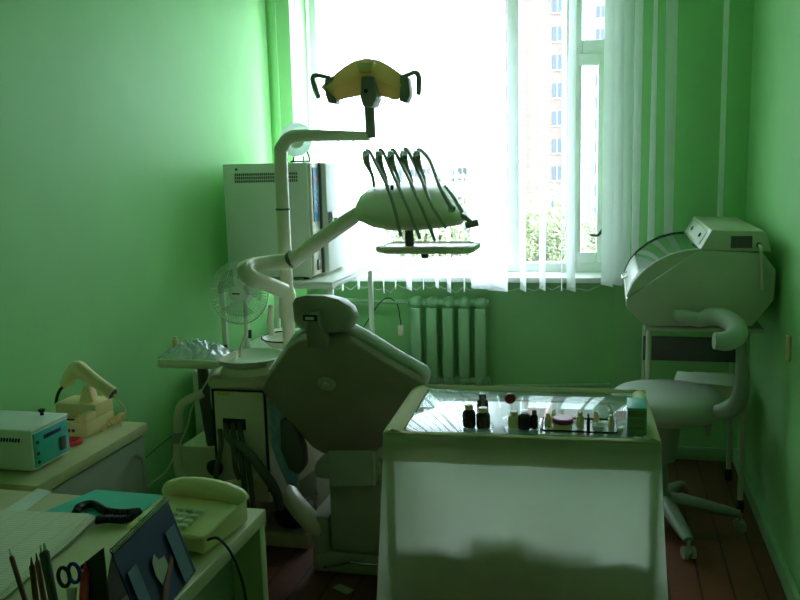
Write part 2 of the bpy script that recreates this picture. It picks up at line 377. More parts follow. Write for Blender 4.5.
def filmmat():
    m=glassy('wrinkled_clear_film',(.80,.88,.9),.08,.15,1.5); nt=m.node_tree; out=[n for n in nt.nodes if n.type=='OUTPUT_MATERIAL'][0]
    src=out.inputs[0].links[0].from_socket; d=nt.nodes.new('ShaderNodeBsdfDiffuse'); d.inputs[0].default_value=(.75,.85,.88,1)
    x=nt.nodes.new('ShaderNodeMixShader'); x.inputs[0].default_value=.3; nt.links.new(src,x.inputs[1]); nt.links.new(d.outputs[0],x.inputs[2]); nt.links.new(x.outputs[0],out.inputs[0]); return m
M['film']=filmmat()
# ---------------------------------------------------------------- desk
t=thing('office_desk','pale green laminate desk in the near left corner with papers and telephone','desk',(-1.33,1.25,0))
MB().box((XL+.005,.55,.715),(-.828,1.9,.75),.004).build('desktop',M['desk'],t)
MB().box((XL+.01,1.865,0),(-.832,1.898,.715),.002).build('end_panel',M['desk'],t)
MB().box((XL+.01,.56,0),(-.832,.59,.715),.002).build('end_panel',M['desk'],t)
MB().box((-.93,.59,.12),(-.91,1.865,.715),.001).build('side_panel',M['desks'],t)
# papers
def sheet(pts,z,th,m,name,label,cat,sub=None):
    P=[Vector((p.x,p.y,z)) for p in pts]; return solo(MB().prism(P,(0,0,th),0),name,m,label,cat)
z=.7505
sheet([pZ(42,514,z),pZ(96,490.5,z),pZ(166,496.5,z),pZ(142,512,z),pZ(95,520,z)],z,.003,M['tealp'],'paper_folder','teal paper folder lying near the far edge of the desk','folder')
sheet([pZ(2,512,z),pZ(38,489,z),pZ(52,492,z),pZ(22,514,z)],z,.002,M['blank'],'loose_sheet','narrow pale loose sheet at the far left of the desk','paper')
z0=.7545
A,B,C,D=pZ(-60,512,z0),pZ(97,519,z0),pZ(78,541,z0),pZ(5,600,z0); E_=pZ(-80,640,z0)
t=thing('open_register','open register with ruled white pages lying on the desk left of the calendar','book',(A+C)*.5-Vector((0,0,0)))
MB().prism([A,B,pZ(72,543,z0),D,E_],(0,0,.004),0).build('cover',M['desks'],t)
for k in range(4):
    dz=.0042+.0022*k; o=Vector((-.004*k,.0,dz)); MB().prism([A+o,B+o+Vector((-.003*k,0,0)),pZ(72,542,z0)+o,D+o,E_+o],(0,0,.0018),0).build('page',M['page'],t)
# telephone
t=thing('desk_telephone','cream corded desk telephone with its handset across the back, on the desk corner','telephone',(-.945,1.74,.75),-.12)
def L(p,loc=(-.945,1.74,.75),rz=-.12): return Matrix.Translation(Vector(loc))@Matrix.Rotation(rz,4,'Z')@Vector(p)
b=MB(); side=[(-.10,-.105,.004),(-.10,.085,.004),(-.10,.085,.075),(-.10,.02,.066),(-.10,-.105,.045)]
b.prism([L(p) for p in side],Matrix.Rotation(-.12,3,'Z')@Vector((.20,0,0)),.007); b.build('telephone_body',M['cream'],t)
b=MB(); side=[(-.104,-.11,.034),(-.104,.09,.060),(-.104,.09,.072),(-.104,-.11,.048)]
b.prism([L(p) for p in side],Matrix.Rotation(-.12,3,'Z')@Vector((.208,0,0)),.005); b.build('top_cover',M['cream'],t)
b=MB()
for i in range(3):
    for j in range(4):
        x=-.015+i*.026; y=-.088+j*.022; b.box(L((x-.009,y-.007,.049+(y+.11)*.12)),L((x+.009,y+.007,.058+(y+.11)*.12)),.003)
b.build('keypad',M['blank'],t)
b=MB().box(L((-.085,-.09,.05)),L((-.045,-.02,.062)),.003); b.build('memo_card',M['unit'],t)
hs=[(-.100,.055,.062),(-.090,.055,.072),(-.05,.055,.084),(0,.055,.088),(.05,.055,.084),(.090,.055,.072),(.100,.055,.062)]
MB().tube([L(p) for p in hs],[.020,.026,.025,.025,.025,.026,.020],14,sm=3).build('handset',M['cream'],t)
q=[L((.085,-.104,.03)),L((.11,-.112,.032)),L((.125,-.125,.0)),L((.132,-.155,-.12)),L((.14,-.19,-.30)),L((.14,-.2,-.5))]
MB().tube([Vector(p) for p in [pY(207,540,1.64),pY(217,538,1.62),pY(228,548,1.60),pY(238,568,1.58),pY(246,600,1.56),pY(250,660,1.55)]],.0032,8,sm=4).build('line_cord',M['black'],t)
# coiled cord
b=MB(); path=[pZ(76,513,.765),pZ(80,507,.765),pZ(92,504,.765),pZ(106,511,.765),pZ(124,513,.765),pZ(138,512,.765),pZ(126,519,.765),pZ(108,519,.765),pZ(96,520,.765)]
def cat(pts,n):
    P=[]
    for i in range(len(pts)-1):
        p0,p1,p2,p3=pts[max(i-1,0)],pts[i],pts[i+1],pts[min(i+2,len(pts)-1)]
        for k in range(n):
            t_=k/n; P.append(.5*((2*p1)+(p2-p0)*t_+(2*p0-5*p1+4*p2-p3)*t_*t_+(3*p1-p0-3*p2+p3)*t_**3))
    return P+[pts[-1]]
pp=cat(path,50); H_=[]
for i,p in enumerate(pp[:-1]):
    d=(pp[i+1]-p).normalized(); n=Vector((-d.y,d.x,0)).normalized(); a=i*2*PI/7
    H_.append(p+.0085*(math.cos(a)*n+math.sin(a)*Vector((0,0,1))))
solo(b.tube(H_,.0028,6),'coiled_cord',M['black'],'black coiled telephone cord curled on the teal folder','cord')
# calendar
r1=pZ(167,499,.905); r2=pZ(112,552,.905)
b1=pZ(196,571,.752); 
ax=(r1-r2); b2=Vector((b1.x-ax.x,b1.y-ax.y,.752)); nn=Vector((-(b1.x-r1.x),-(b1.y-r1.y),0)); b3=Vector((r1.x,r1.y,.752))+nn*.75; b4=b3-ax
t=thing('desk_calendar','navy blue tent desk calendar with spiral ridge standing beside the telephone','calendar',((b1+b4)/2))
n1=(b1-r1).cross(ax).normalized()*.003
MB().prism([r1,r2,b2,b1],-n1).build('front_leaf',M['dblue'],t)
MB().prism([r1,r2,b4,b3],n1*1.0).build('back_leaf',M['grey'],t)
def cal(a,c): return r2+(ax)*a+(b2-r2)*c   # a along ridge, c downwards
off=(b1-r1).cross(ax).normalized(); 
if off.x<0: off=-off
off=off*.0045
def patch(pts,m,name,k=1): MB().prism([cal(*p)+off*k for p in pts],off*.15).build(name,m,t)
patch([(.74,.30),(.92,.30),(.92,.97),(.74,.97)],M['mblue'],'picture',1)
patch([(.05,.30),(.20,.30),(.20,1.0),(.05,1.0)],M['mblue'],'picture',1)
patch([(.40,.45),(.47,.38),(.50,.48),(.60,.50),(.60,.64),(.42,.74),(.38,.60)],M['grey'],'picture',1)
patch([(.27,.95),(.34,.98),(.50,.80),(.70,.62),(.69,.55),(.45,.74)],M['brown'],'picture',1.4)
b=MB()
for k in range(34):
    c=r2+ax*((k+.5)/34); d=ax.normalized(); n=Vector((-d.y,d.x,0)); b.tube([c+.006*(math.cos(a)*n+math.sin(a)*Vector((0,0,1))) for a in [i*2*PI/8 for i in range(8)]],.0012,5,closed=True)
b.build('spiral_binding',M['metal'],t)
# pen holder and pens
cx=pZ(48,640,.80); C0=Vector((cx.x,cx.y,.75))
t=thing('pen_holder','dark pen holder at the near edge of the desk','pen holder',C0)
MB().lathe([(.05,.0),(.052,.004),(.052,.075),(.047,.075),(.046,.008),(0,.008)],C0,28,sx=1.7).build('cup',M['dgrey'],t)
def pen(u0,v0,u1,v1,r,m,name,label,cat,cap=None,y=None):
    yy=C0.y+.01 if y is None else y
    a=pY(u0,v0,yy+.012); c=pY(u1,v1,yy); a_=a; d=(c-a).normalized(); 
    # carry the pen down into the cup
    k=(c.z-.768)/max(1e-3,-d.z); c=c+d*max(0,k)
    t=thing(name,label,cat,(c.x,c.y,.762)); MB().tube([a+d*.012,a+d*.016,c],[r*.5,r,r],10).build('barrel',m,t)
    MB().tube([a,a+d*.014],[r*.15,r*.6],10).build('tip',cap or m,t); return t
pen(9,549,24,597,.0045,M['brown'],'pencil','dark sharpened pencil leaning left in the pen holder','pencil',M['blank'])
pen(31,557,36,600,.0052,M['brown'],'ballpoint_pen','dark brown pen standing next to the leftmost pencil','pen')
pen(36,553,44,600,.0048,M['red'] and mat('rust_plastic',(.35,.1,.04),.4),'ballpoint_pen','rust coloured pen between the dark brown pen and the grey capped marker','pen')
pen(44,543,54,598,.0065,M['dgrey'],'marker_pen','tall dark marker with a grey cap standing in the pen holder','marker',M['grey'])
pen(40,545,51,597,.005,M['dgrey'],'marker_pen','slim dark marker with pale cap left of the tall grey capped one','marker',M['cream'])
pen(86,561,84,597,.008,M['red'],'highlighter_pen','red capped highlighter standing upright in the pen holder','highlighter',M['red'])
yy=C0.y
t=thing('scissors','scissors with dark blue and black loop handles standing in the pen holder','scissors',pY(70,620,yy))
for cu,cv,m in ((64,577,M['black']),(74,573,mat('blue_plastic',(.02,.04,.3),.35))):
    c=pY(cu,cv,yy); MB().tube([c+Vector((.011*math.cos(a),0,.017*math.sin(a))) for a in [i*2*PI/16 for i in range(16)]],.0035,8,closed=True).build('handle',m,t)
MB().prism([pY(66,588,yy),pY(76,588,yy),pY(73,640,yy)],(0,.003,0)).build('blade',M['metal'],t)
P=[pY(80,566,yy+.02),pY(103,548,yy+.02),pY(108,600,yy+.02),pY(106,620,yy+.02),pY(88,620,yy+.02)]
solo(MB().prism(P,(0,.004,0),.001),'ruler_card',M['black'],'black flat ruler like card standing right of the red highlighter','card')
# ---------------------------------------------------------------- cabinet by the left wall
t=thing('low_cabinet','grey low cabinet with pale top against the left wall beyond the desk','cabinet',(-1.68,2.22,0))
MB().box((XL+.002,1.935,.716),(-1.51,2.52,.75),.004).build('cabinet_top',M['desk'],t)
MB().box((XL+.02,1.95,.03),(-1.535,2.51,.715),.002).build('cabinet_body',M['desks'],t)
d=MB().box((-1.534,1.955,.05),(-1.518,2.505,.708),.003).build('door',mat('grey_door_laminate',(.33,.35,.28),.45),t)
MB().tube([(-1.518,2.44,.66),(-1.49,2.435,.65),(-1.480,2.425,.58),(-1.49,2.435,.51),(-1.518,2.44,.50)],.007,8,sm=4).build('handle',M['grey'],d)
# sterilizer box
t=thing('tabletop_sterilizer','white tabletop sterilizer box with teal control side and black lid knob','sterilizer',(-1.705,2.09,.75))
X0,X1,Y0,Y1,Z0,Z1=-1.842,-1.575,2.012,2.18,.76,.868
MB().box((X0,Y0,Z0),(X1,Y1,Z1),.003).box((X0+.02,Y0+.02,.75),(X1-.02,Y1-.02,.762),.002).build('housing',M['white'],t)
MB().box((X0,Y0-.003,Z1),(X1+.003,Y1+.003,Z1+.012),.004).build('lid',M['white'],t)
MB().lathe([(.006,0),(.005,.008),(.010,.012),(.010,.018),(0,.018)],pZ(42,415,Z1+.012),16).build('lid_knob',M['black'],t)
MB().box((X1-.001,Y0+.006,Z0+.006),(X1+.003,Y1-.004,Z1-.004),.001).build('control_panel',M['teal'],t)
b=MB()
for k in range(7): b.box((X1-.10+k*.0095,Y0-.002,Z1-.026),(X1-.095+k*.0095,Y0+.001,Z1-.014),.0005,rot=(0,.4,0))
b.build('vent_slots',M['black'],t)
for zz,yy_ in ((Z1-.03,Y0+.02),(Z0+.045,Y0+.02),(Z0+.02,Y0+.02)):
    MB().lathe([(.005,0),(.005,.004),(0,.004)],(X1+.002,yy_,zz),12,axis=(1,0,0)).build('indicator',M['black'],t)
MB().box((X1+.002,Y0+.12,Z0+.02),(X1+.008,Y0+.145,Z0+.06),.002).build('rocker_switch',M['dgrey'],t)
MB().box((X1+.002,Y0+.05,Z1-.03),(X1+.0035,Y0+.13,Z1-.018),.0005).build('printed_mark',M['dblue'],t)
# tape roll
q=pZ(73,444,.75)
solo(MB().tube([q+Vector((.024*math.cos(a),.024*math.sin(a),.008)) for a in [i*2*PI/24 for i in range(24)]],.008,8,closed=True),'tape_roll',M['red'],'small red tape roll lying between the sterilizer and the curing lamp base','tape')
# curing lamp
t=thing('curing_lamp','cream pistol curing lamp resting on its boxy charging base','dental lamp',(-1.70,2.42,.75))
bx0,bx1,by0,by1=-1.775,-1.615,2.33,2.49
b=MB().box((bx0,by0,.752),(bx1,by1,.80),.005).box((bx0+.01,by0+.055,.80),(bx1,by1,.845),.005).box((bx1-.03,by0,.80),(bx1,by0+.06,.825),.004)
b.build('charging_base',M['cream'],t)
MB().box((bx0+.03,by0+.018,.80),(bx0+.10,by0+.028,.804),.001).build('slot',M['black'],t)
b=MB()
for k in range(6): b.box((bx0+.025+k*.016,by0-.002,.768),(bx0+.036+k*.016,by0+.001,.778),.0003)
b.build('printed_mark',M['dgrey'],t)
cy=by0+.10; 
q1,q2,q3,q4=pY(86,386,cy),pY(80,404,cy),pY(98,404,cy),pY(90,384,cy)
MB().prism([q1-Vector((0,.02,0)),q2-Vector((0,.02,.01)),q3-Vector((0,.02,.01)),q4-Vector((0,.02,0))],(0,.04,0),.004).build('cradle',M['cream'],t)
a,bb,c=pY(68,381,cy),pY(78,369,cy),pY(113,394,cy)
g=MB().tube([pY(64,385,cy),pY(67,381,cy),pY(73,373,cy),bb,pY(86,374,cy),pY(98,383,cy),c],[.016,.020,.025,.028,.024,.021,.022],16,sm=4).build('pistol_body',M['cream'],t)
MB().tube([c,c+(c-pY(98,383,cy)).normalized()*.004],[.019,.014],14).build('handle_end',M['dgrey'],g)
MB().tube([pY(65,385,cy),pY(60,390,cy),pY(57,397,cy),pY(56,404,cy)],.0055,10,sm=4).build('light_guide',M['black'],g)
MB().tube([c,pY(120,402,cy),pY(126,411,cy),pY(121,420,cy+.02),pY(122,428,cy+.03)],.003,8,sm=4).build('lamp_cable',M['cream'],t)
# its coiled cord on the top
b=MB(); path=[pZ(96,434,.757),pZ(108,427,.757),pZ(117,422,.757),pZ(123,418,.757)]; pp=cat(path,26); H_=[]
for i,p in enumerate(pp[:-1]):
    d=(pp[i+1]-p).normalized(); n=Vector((-d.y,d.x,0)).normalized(); a=i*2*PI/8; rr=.005 if i<30 else .011
    H_.append(p+rr*(math.cos(a)*n+(1+math.sin(a))*Vector((0,0,1))*.9))
b.tube(H_,.0025,6).build('coiled_cord',M['cream'],t)
# ---------------------------------------------------------------- oven on its stand
YO=3.78
OX0,OX1,OY0,OY1,OZ0,OZ1=-1.775,-1.355,3.78,4.38,1.06,1.605
t=thing('dry_heat_oven','large white sterilizing oven with vented side and blue control strip on a stand','oven',(-1.56,4.08,OZ0))
MB().box((OX0,OY0,OZ0+.012),(OX1,OY1,OZ1),.006).build('housing',M['white'],t)
b=MB()
for i in range(30):
    for j in range(3):
        x=OX0+.06+i*.0105; z_=OZ1-.055-j*.016; b.box((x,OY0-.0015,z_),(x+.006,OY0+.002,z_+.011),0)
b.build('vent_grille',M['screen'],t)
MB().lathe([(.006,0),(.006,.004),(0,.004)],(OX0+.07,OY0,OZ1-.025),12,axis=(0,-1,0)).build('screw',M['black'],t)
cp_=MB().box((OX1,OY0+.01,OZ0+.02),(OX1+.012,OY0+.12,OZ1-.005),.002).build('control_column',M['unit'],t)
MB().box((OX1+.012,OY0+.03,1.33),(OX1+.016,OY0+.10,1.58),.001).build('blue_display_strip',M['blue'],cp_)
MB().box((OX1+.0165,OY0+.055,1.515),(OX1+.018,OY0+.085,1.532),0).build('red_readout',M['red'],cp_)
b=MB()
for k in range(4): b.lathe([(.006,0),(.006,.003),(0,.003)],(OX1+.016,OY0+.065,1.47-k*.032),10,axis=(1,0,0))
b.build('button',M['unit'],cp_)
MB().box((OX1+.012,OY0+.05,1.10),(OX1+.02,OY0+.09,1.15),.003).build('power_switch',M['dgrey'],cp_)
dr=MB().box((OX1+.0,OY0+.135,OZ0+.02),(OX1+.045,OY1,OZ1-.005),.006).build('door',M['white'],t)
MB().box((OX1+.0,OY0+.12,OZ0+.02),(OX1+.02,OY0+.136,OZ1-.005),0).build('door_gap_strip',M['dgrey'],t)  # dark strip standing in for the dark gap between control column and door
MB().box((OX1+.045,OY0+.14,1.30),(OX1+.07,OY0+.20,1.37),.006).tube([(OX1+.06,OY0+.175,1.33),(OX1+.085,OY0+.175,1.33)],.012,12).build('latch',M['metal'],dr)
b=MB()
for x in (OX0+.04,OX1-.04):
    for y in (OY0+.04,OY1-.04): b.lathe([(.014,0),(.014,.014)],(x,y,OZ0),12)
b.build('foot',M['black'],t)
t=thing('instrument_stand','white tubular stand with a closed lower cabinet carrying the oven','stand',(-1.52,4.0,0))
SX0,SX1,SY0,SY1=-1.80,-1.235,3.72,4.42; ZS=.70
MB().box((SX0,SY0,OZ0-.012),(SX1-.0,SY1,OZ0-.0),.002).build('top_plate',M['white'],t)
b=MB().box((SX0,SY0,OZ0-.035),(SX1,SY0+.02,OZ0-.012)).box((SX0,SY1-.02,OZ0-.035),(SX1,SY1,OZ0-.012)).box((SX1-.02,SY0,OZ0-.035),(SX1,SY1,OZ0-.012)).box((SX0,SY0,OZ0-.035),(SX0+.02,SY1,OZ0-.012))
b.build('top_rail',M['white'],t)
for x in (SX0+.012,SX1-.012):
    for y in (SY0+.012,SY1-.012): MB().box((x-.012,y-.012,ZS),(x+.012,y+.012,OZ0-.035),.003).build('leg',M['white'],t)
MB().box((SX0,3.40,.05),(SX1,SY1,ZS),.004).box((SX0+.03,3.45,0),(SX1-.03,SY1-.03,.05),0).build('lower_cabinet',M['white'],t)
# plate
q=pY(297,140,4.0)
t=thing('decorative_plate','clear glass plate standing on a black easel on top of the oven','plate',(q.x,4.0,OZ1))
MB().lathe([(.0,0),(.045,.0),(.062,.004),(.082,.012),(.082,.014),(.062,.007),(.045,.003),(0,.003)],q,40,axis=(0,-1,.12)).build('plate_disc',M['frost'],t)
MB().lathe([(.030,.004),(.040,.004),(.040,.006),(.030,.006)],q,32,axis=(0,-1,.12)).build('etched_ring',M['white'],t)
b=MB()
for sx in (-1,1): b.tube([(q.x+sx*.045,3.96,OZ1+.03),(q.x+sx*.043,3.965,OZ1+.008),(q.x+sx*.05,3.94,OZ1+.004),(q.x+sx*.045,4.05,OZ1+.004),(q.x+sx*.02,4.03,OZ1+.1)],.004,8,sm=3)
b.tube([(q.x-.05,4.03,OZ1+.006),(q.x+.05,4.03,OZ1+.006)],.004,8).build('easel',M['black'],t)
# fan
fy=3.55; c=pY(239,293,fy)
t=thing('table_fan','round white table fan with wire grille turned to the room beside the wall','fan',(c.x,fy+.06,ZS))
R=.140; ax_=Vector((0.05,-1,.05)).normalized()
MB().lathe([(.07,0),(.075,.01),(.06,.022),(.02,.035),(.012,.08)],(c.x,fy+.065,ZS),28).build('base',M['white'],t)
MB().tube([(c.x,fy+.065,ZS+.03),(c.x,fy+.065,c.z-.02)],[.013,.011],12).tube([(c.x,fy+.02,c.z),(c.x,fy+.10,c.z)],[.04,.045],18).build('motor_housing',M['white'],t)
g=MB(); X_=Vector((1,0,0)); U_=ax_.cross(X_).normalized()
if U_.z<0: U_=-U_
for k in range(60):
    a=2*PI*k/60; d=X_*math.cos(a)+U_*math.sin(a)
    g.tube([c+ax_*.03+d*.03,c+ax_*.026+d*.07,c+ax_*.008+d*R*.95,c+d*R,c-ax_*.02+d*.10],.0012,4)
for rr,k in ((R,0),(.07,.026),(.10,.018)): g.tube([c+ax_*k+(X_*math.cos(a)+U_*math.sin(a))*rr for a in [i*2*PI/48 for i in range(48)]],.0035 if rr==R else .001,6,closed=True)
g.build('grille',M['white'],t)
MB().lathe([(0,.036),(.03,.034),(.037,.028),(.037,.022),(0,.022)],c,24,axis=ax_).build('hub_cap',M['white'],t)
MB().box(c+ax_*.036+Vector((-.018,-.002,-.003)),c+ax_*.036+Vector((.018,.0,.003)),0).build('printed_mark',M['black'],t)
for k in range(3):
    a0=2*PI*k/3+.4
    def fn(i,j,a0=a0):
        r=.025+i*.085; a=a0+(j-.5)*1.35*(.7+.4*i); d=X_*math.cos(a)+U_*math.sin(a); return c-ax_*(.0+.02*(j-.5))+d*r-ax_*.004
    MB().grid(fn,6,8).build('blade',M['fanb'],t,recalc=False)
# ---------------------------------------------------------------- dental unit pedestal
t=thing('dental_unit','ivory dental unit pedestal with spittoon bowl and front hatch, left of the chair','dental unit',(-1.4,3.15,0))
pts=[Vector((x,y,.757)) for x,y in ((-1.52,3.02),(-1.505,2.955),(-1.48,2.94),(-1.255,2.94),(-1.17,3.02),(-1.08,3.20),(-1.06,3.37),(-1.51,3.37))]
MB().prism([(x,y,.801) for x,y in ((-1.22,3.14),(-1.07,3.18),(-1.06,3.36),(-1.22,3.36))],(0,0,.065),.01).build('rear_riser',M['unit'],t)
MB().prism(pts,(0,0,.045),.012).build('counter_top',M['unit'],t)
MB().prism([(-1.49,2.955,.30),(-1.262,2.955,.30),(-1.215,3.34,.30),(-1.49,3.38,.30)],(0,0,.456),.01).build('upper_body',M['unit'],t)
MB().box((-1.66,3.0,.0),(-1.42,3.36,.50),.012).build('lower_body',M['unit'],t)
hp=MB().box((-1.475,2.945,.36),(-1.272,2.957,.745),.004).build('front_hatch',M['unit'],t)
b=MB()
for a_,c_ in (((-1.486,2.950,.74),(-1.262,2.9545,.752)),((-1.486,2.950,.35),(-1.474,2.9545,.752)),((-1.273,2.950,.35),(-1.262,2.9545,.752))): b.box(a_,c_,0)
b.build('hatch_gap',M['black'],t)
a_,c_=pY(208,391,2.943),pY(226,398,2.943)
MB().box(pY(217,392,2.946),pY(229,395.5,2.944),0).build('yellow_label',M['yellow'],hp)
b=MB(); a_=pY(223,418,2.944);c_=pY(246,430,2.944); b.box((a_.x,2.940,a_.z),(c_.x,2.946,c_.z),.001); b.build('slot',M['black'],hp)
b=MB()
for (u_,v_,uu,vv) in ((226,424,236,470),(233,424,246,500),(240,424,255,520),(220,430,216,476)):
    MB().tube([pY(u_,v_,2.945),pY(u_+1,v_+12,2.91),pY((u_+uu)/2+2,(v_+vv)/2,2.88),pY(uu,vv,2.88),pY(uu+6,vv+14,2.95)],.010,10,sm=4).build('hose',M['dgrey'],t)
MB().tube([pY(232,440,2.9),pY(250,455,2.86),pY(274,488,2.86),pY(280,508,2.9)],[.012,.018,.02,.016],12,sm=4).build('thick_dark_tube',M['dgrey'],t)  # thick dark tapering tube slanting down to the right below the slot
c=pZ(250,357,.87)
MB().lathe([(.02,-.035),(.08,-.03),(.112,-.01),(.122,.006),(.116,.008),(.104,-.008),(.07,-.022),(0,-.027)],c,36,sx=1.06,sy=1.1).build('spittoon_bowl',M['white'],t)
MB().lathe([(.11,-.068),(.115,-.05),(.10,-.025),(.06,-.025)],c,30,sx=1,sy=1.05).build('bowl_collar',M['unit'],t)
q=pZ(241,357,.835)
MB().tube([pY(240,357,3.05),pY(241,348,3.05),pY(245,337,3.07),pY(247,331,3.08)],.007,8,sm=3).build('water_spout',M['unit'],t)
q=pY(226,352,3.12)
MB().tube([q,q+Vector((0,0,.03))],[.010,.007],10).tube([pY(250,338,3.16),pY(250,330,3.16)],.007,8).build('valve_knob',M['black'],t)
b=MB(); b.tube([pY(272,335,3.25),pY(270,322,3.25),pY(271,305,3.25)],[.012,.014,.010],12).build('instrument_rest',M['unit'],t)
# assistant tube arm
pts=[pY(203,393,2.93),pY(186,401,2.90),pY(179,410,2.89),pY(178,430,2.89),pY(178,465,2.89),pY(184,484,2.89),pY(198,489,2.89),pY(228,485,2.90),pY(258,478,2.94)]
MB().tube(pts,.017,14,sm=5).build('tube_arm',M['unit'],t)
MB().lathe([(.022,-.02),(.024,0),(.022,.02)],pY(178,437,2.89),16).build('arm_collar',M['grey'],t)
c=pY(216,467,2.93)
MB().lathe([(.03,0),(.034,.012),(.02,.02),(0,.02)],c,20,axis=(0,-1,0)).build('valve_wheel',M['black'],t)
# assistant tray
t=thing('assistant_tray','small ivory tray shelf on a dark post beside the spittoon','tray',(-1.58,2.95,.80))
a_,c_=pY(158,366,2.87),pY(217,360,2.87)
MB().box((a_.x,2.86,.850),(c_.x,3.05,.885),.012).build('tray_top',M['unit'],t)
MB().tube([(-1.52,2.96,.852),(-1.52,2.96,.70),(-1.51,2.98,.52)],.022,14).build('post',M['dgrey'],t)
# plastic bag
t_=MB(); c=Vector(((a_.x+c_.x)/2,2.95,.885))
def fn(i,j):
    x=(i-.5); y=(j-.5); e=max(0,1-(2*abs(x))**3)*max(0,1-(2*abs(y))**3)
    r=random.Random(int(i*1000)*7919+int(j*1000)); return c+Vector((x*.245,y*.17,.002+e*(.03+.03*r.random())))
solo(t_.grid(fn,22,14),'plastic_bag',M['film'],'crumpled clear plastic bag of gloves on the assistant tray','bag',ang=12)
q=pY(170,346,2.98)
solo(MB().lathe([(.012,0),(.014,.004),(.012,.035),(.007,.04),(.007,.05),(0,.05)],(q.x-.005,3.035,.886),16),'small_bottle',M['cream'],'small cream bottle behind the plastic bag on the assistant tray','bottle')
pts=[pY(216,362,2.85),pY(210,376,2.86),pY(199,395,2.86),pY(191,410,2.86),pY(188,424,2.86),pY(178,448,2.86),pY(167,470,2.84),pY(152,483,2.82),pY(145,489,2.82)]
solo(MB().tube(pts,.003,6,sm=5),'thin_white_cable',M['white'],'thin white cable looping down in front of the dental unit arm','cable')
# oval dish
c=pY(284,337,3.25); 
t=thing('oval_dish','oval glass dish with a dark rim on the unit counter behind the headrest','dish',(c.x,c.y,.866))
def ov(r,z,n=40):
    return [c+Vector((r*1.0*math.cos(a)*math.cos(.35)-r*.75*math.sin(a)*math.sin(.35),r*math.cos(a)*math.sin(.35)+r*.75*math.sin(a)*math.cos(.35),z+.10*(r*math.sin(a)))) for a in [2*PI*k/n for k in range(n)]]
b=MB(); rings=[[b.bm.verts.new(p) for p in ov(r,z)] for r,z in ((.03,-.038),(.06,-.034),(.08,-.015),(.092,0),(.088,0),(.075,-.013),(.055,-.03),(.02,-.033))]
for A_,B_ in zip(rings,rings[1:]):
    for k in range(40): b.bm.faces.new((A_[k],A_[(k+1)%40],B_[(k+1)%40],B_[k]))
b.bm.faces.new(rings[0]);b.bm.faces.new(rings[-1]); b.build('bowl',M['white'],t)
MB().tube(ov(.091,.001),.0035,8,closed=True).build('rim',M['black'],t)
# ---------------------------------------------------------------- operating light
yl=3.2
t=thing('operating_light','amber dental operating light on a tall bent ivory pole','dental light',(-1.262,yl,.845))
x0=-1.254
a_=pY(370,138,yl)
zt=pY(300,135.5,yl).z
MB().tube([(x0,yl,.84),(x0,yl,zt-.11),(x0+.008,yl,zt-.05),(x0+.035,yl,zt-.012),(x0+.08,yl,zt),(x0+.2,yl,zt-.004),(a_.x,yl,zt-.012)],[.026,.026,.026,.026,.024,.021,.017],20,sm=4).build('pole',M['unit'],t)
MB().lathe([(.036,0),(.038,.02),(.034,.10),(.028,.12)],(x0,yl,.99),24).build('pole_collar',M['unit'],t)
MB().lathe([(.029,0),(.03,.004),(.029,.008)],(x0,yl,1.42),24).build('joint_ring',M['dgrey'],t)
b1_,b2_=pY(371,138,yl),pY(370,104,yl)
MB().tube([(a_.x+.004,yl,b1_.z),(a_.x+.001,yl,b2_.z)],.019,16).build('drop_arm',M['lampg'],t)
# shell
def col_(u_): # top/bottom image rows of the shell at each column
    T_=[(322,86),(330,79),(338,72),(346,66),(355,61),(367,58.5),(380,61),(389,66),(398,72),(405,77),(409,82)]
    B_=[(322,88),(329,94),(336,102),(345,99),(355,97),(361,96),(367,96),(374,96),(380,96),(390,98),(398,101),(404,93),(409,84)]
    def ip(T):
        for p,q in zip(T,T[1:]):
            if p[0]<=u_<=q[0]: k=(u_-p[0])/(q[0]-p[0]); return p[1]+(q[1]-p[1])*k
        return T[-1][1]
    return ip(T_),ip(B_)
def shell(front):
    def fn(i,j):
        u_=322+87*i; a,b_=col_(u_); v_=a+(b_-a)*j; p=pY(u_,v_,yl); e=math.sin(PI*min(max(i,0),1))**.7
        ridge=max(0,1-abs(j-.55)/.55)
        d=(.085*ridge**.8*e if front else -.012-.03*e*math.sin(PI*j))
        if j in(0,1) and not front: d=0
        return Vector((p.x,yl-d,p.z))
    return fn
b=MB().grid(shell(True),26,12); sh_=b.build('reflector_shell',M['lamps'],t,ang=30,recalc=False)
sd__=sh_.modifiers.new('thickness','SOLIDIFY'); sd__.thickness=.003; sd__.offset=0
MB().prism([pY(356,62,yl-.075),pY(374,62,yl-.075),pY(371,72,yl-.095),pY(359,72,yl-.095)],(0,.03,0),.004).build('shell_boss',M['lamp'],t)
y_=MB().prism([pY(361,76,yl-.10),pY(373,76,yl-.10),pY(376,98,yl-.09),pY(372,107,yl-.08),pY(363,107,yl-.08),pY(360,98,yl-.09)],(0,.09,0),.006).build('yoke',M['lampg'],t)
MB().lathe([(.008,0),(.008,.004),(0,.004)],pY(366,91,yl-.10),14,axis=(0,-1,0)).build('pivot_screw',M['black'],y_)
for s_,P in ((0,[(324,79),(333,76),(334,90),(336,104),(328,103),(325,95)]),(1,[(400,75),(408,77),(410,95),(406,103),(399,101),(400,88)])):
    MB().prism([pY(a,b_,yl-.03) for a,b_ in P],(0,.06,0),.005).build('side_arm',M['lampg'],t)
for P in ([(330,78),(322,76),(315,75.5),(312.5,79),(315,88),(319,98)],[(403,77),(409,74.5),(415,72.5),(418.5,76),(419,85),(418.5,95)]):
    MB().tube([pY(a,b_,yl-.03) for a,b_ in P],[.008,.008,.009,.010,.010,.009],10,sm=4).build('grip_handle',M['lampg'],t)
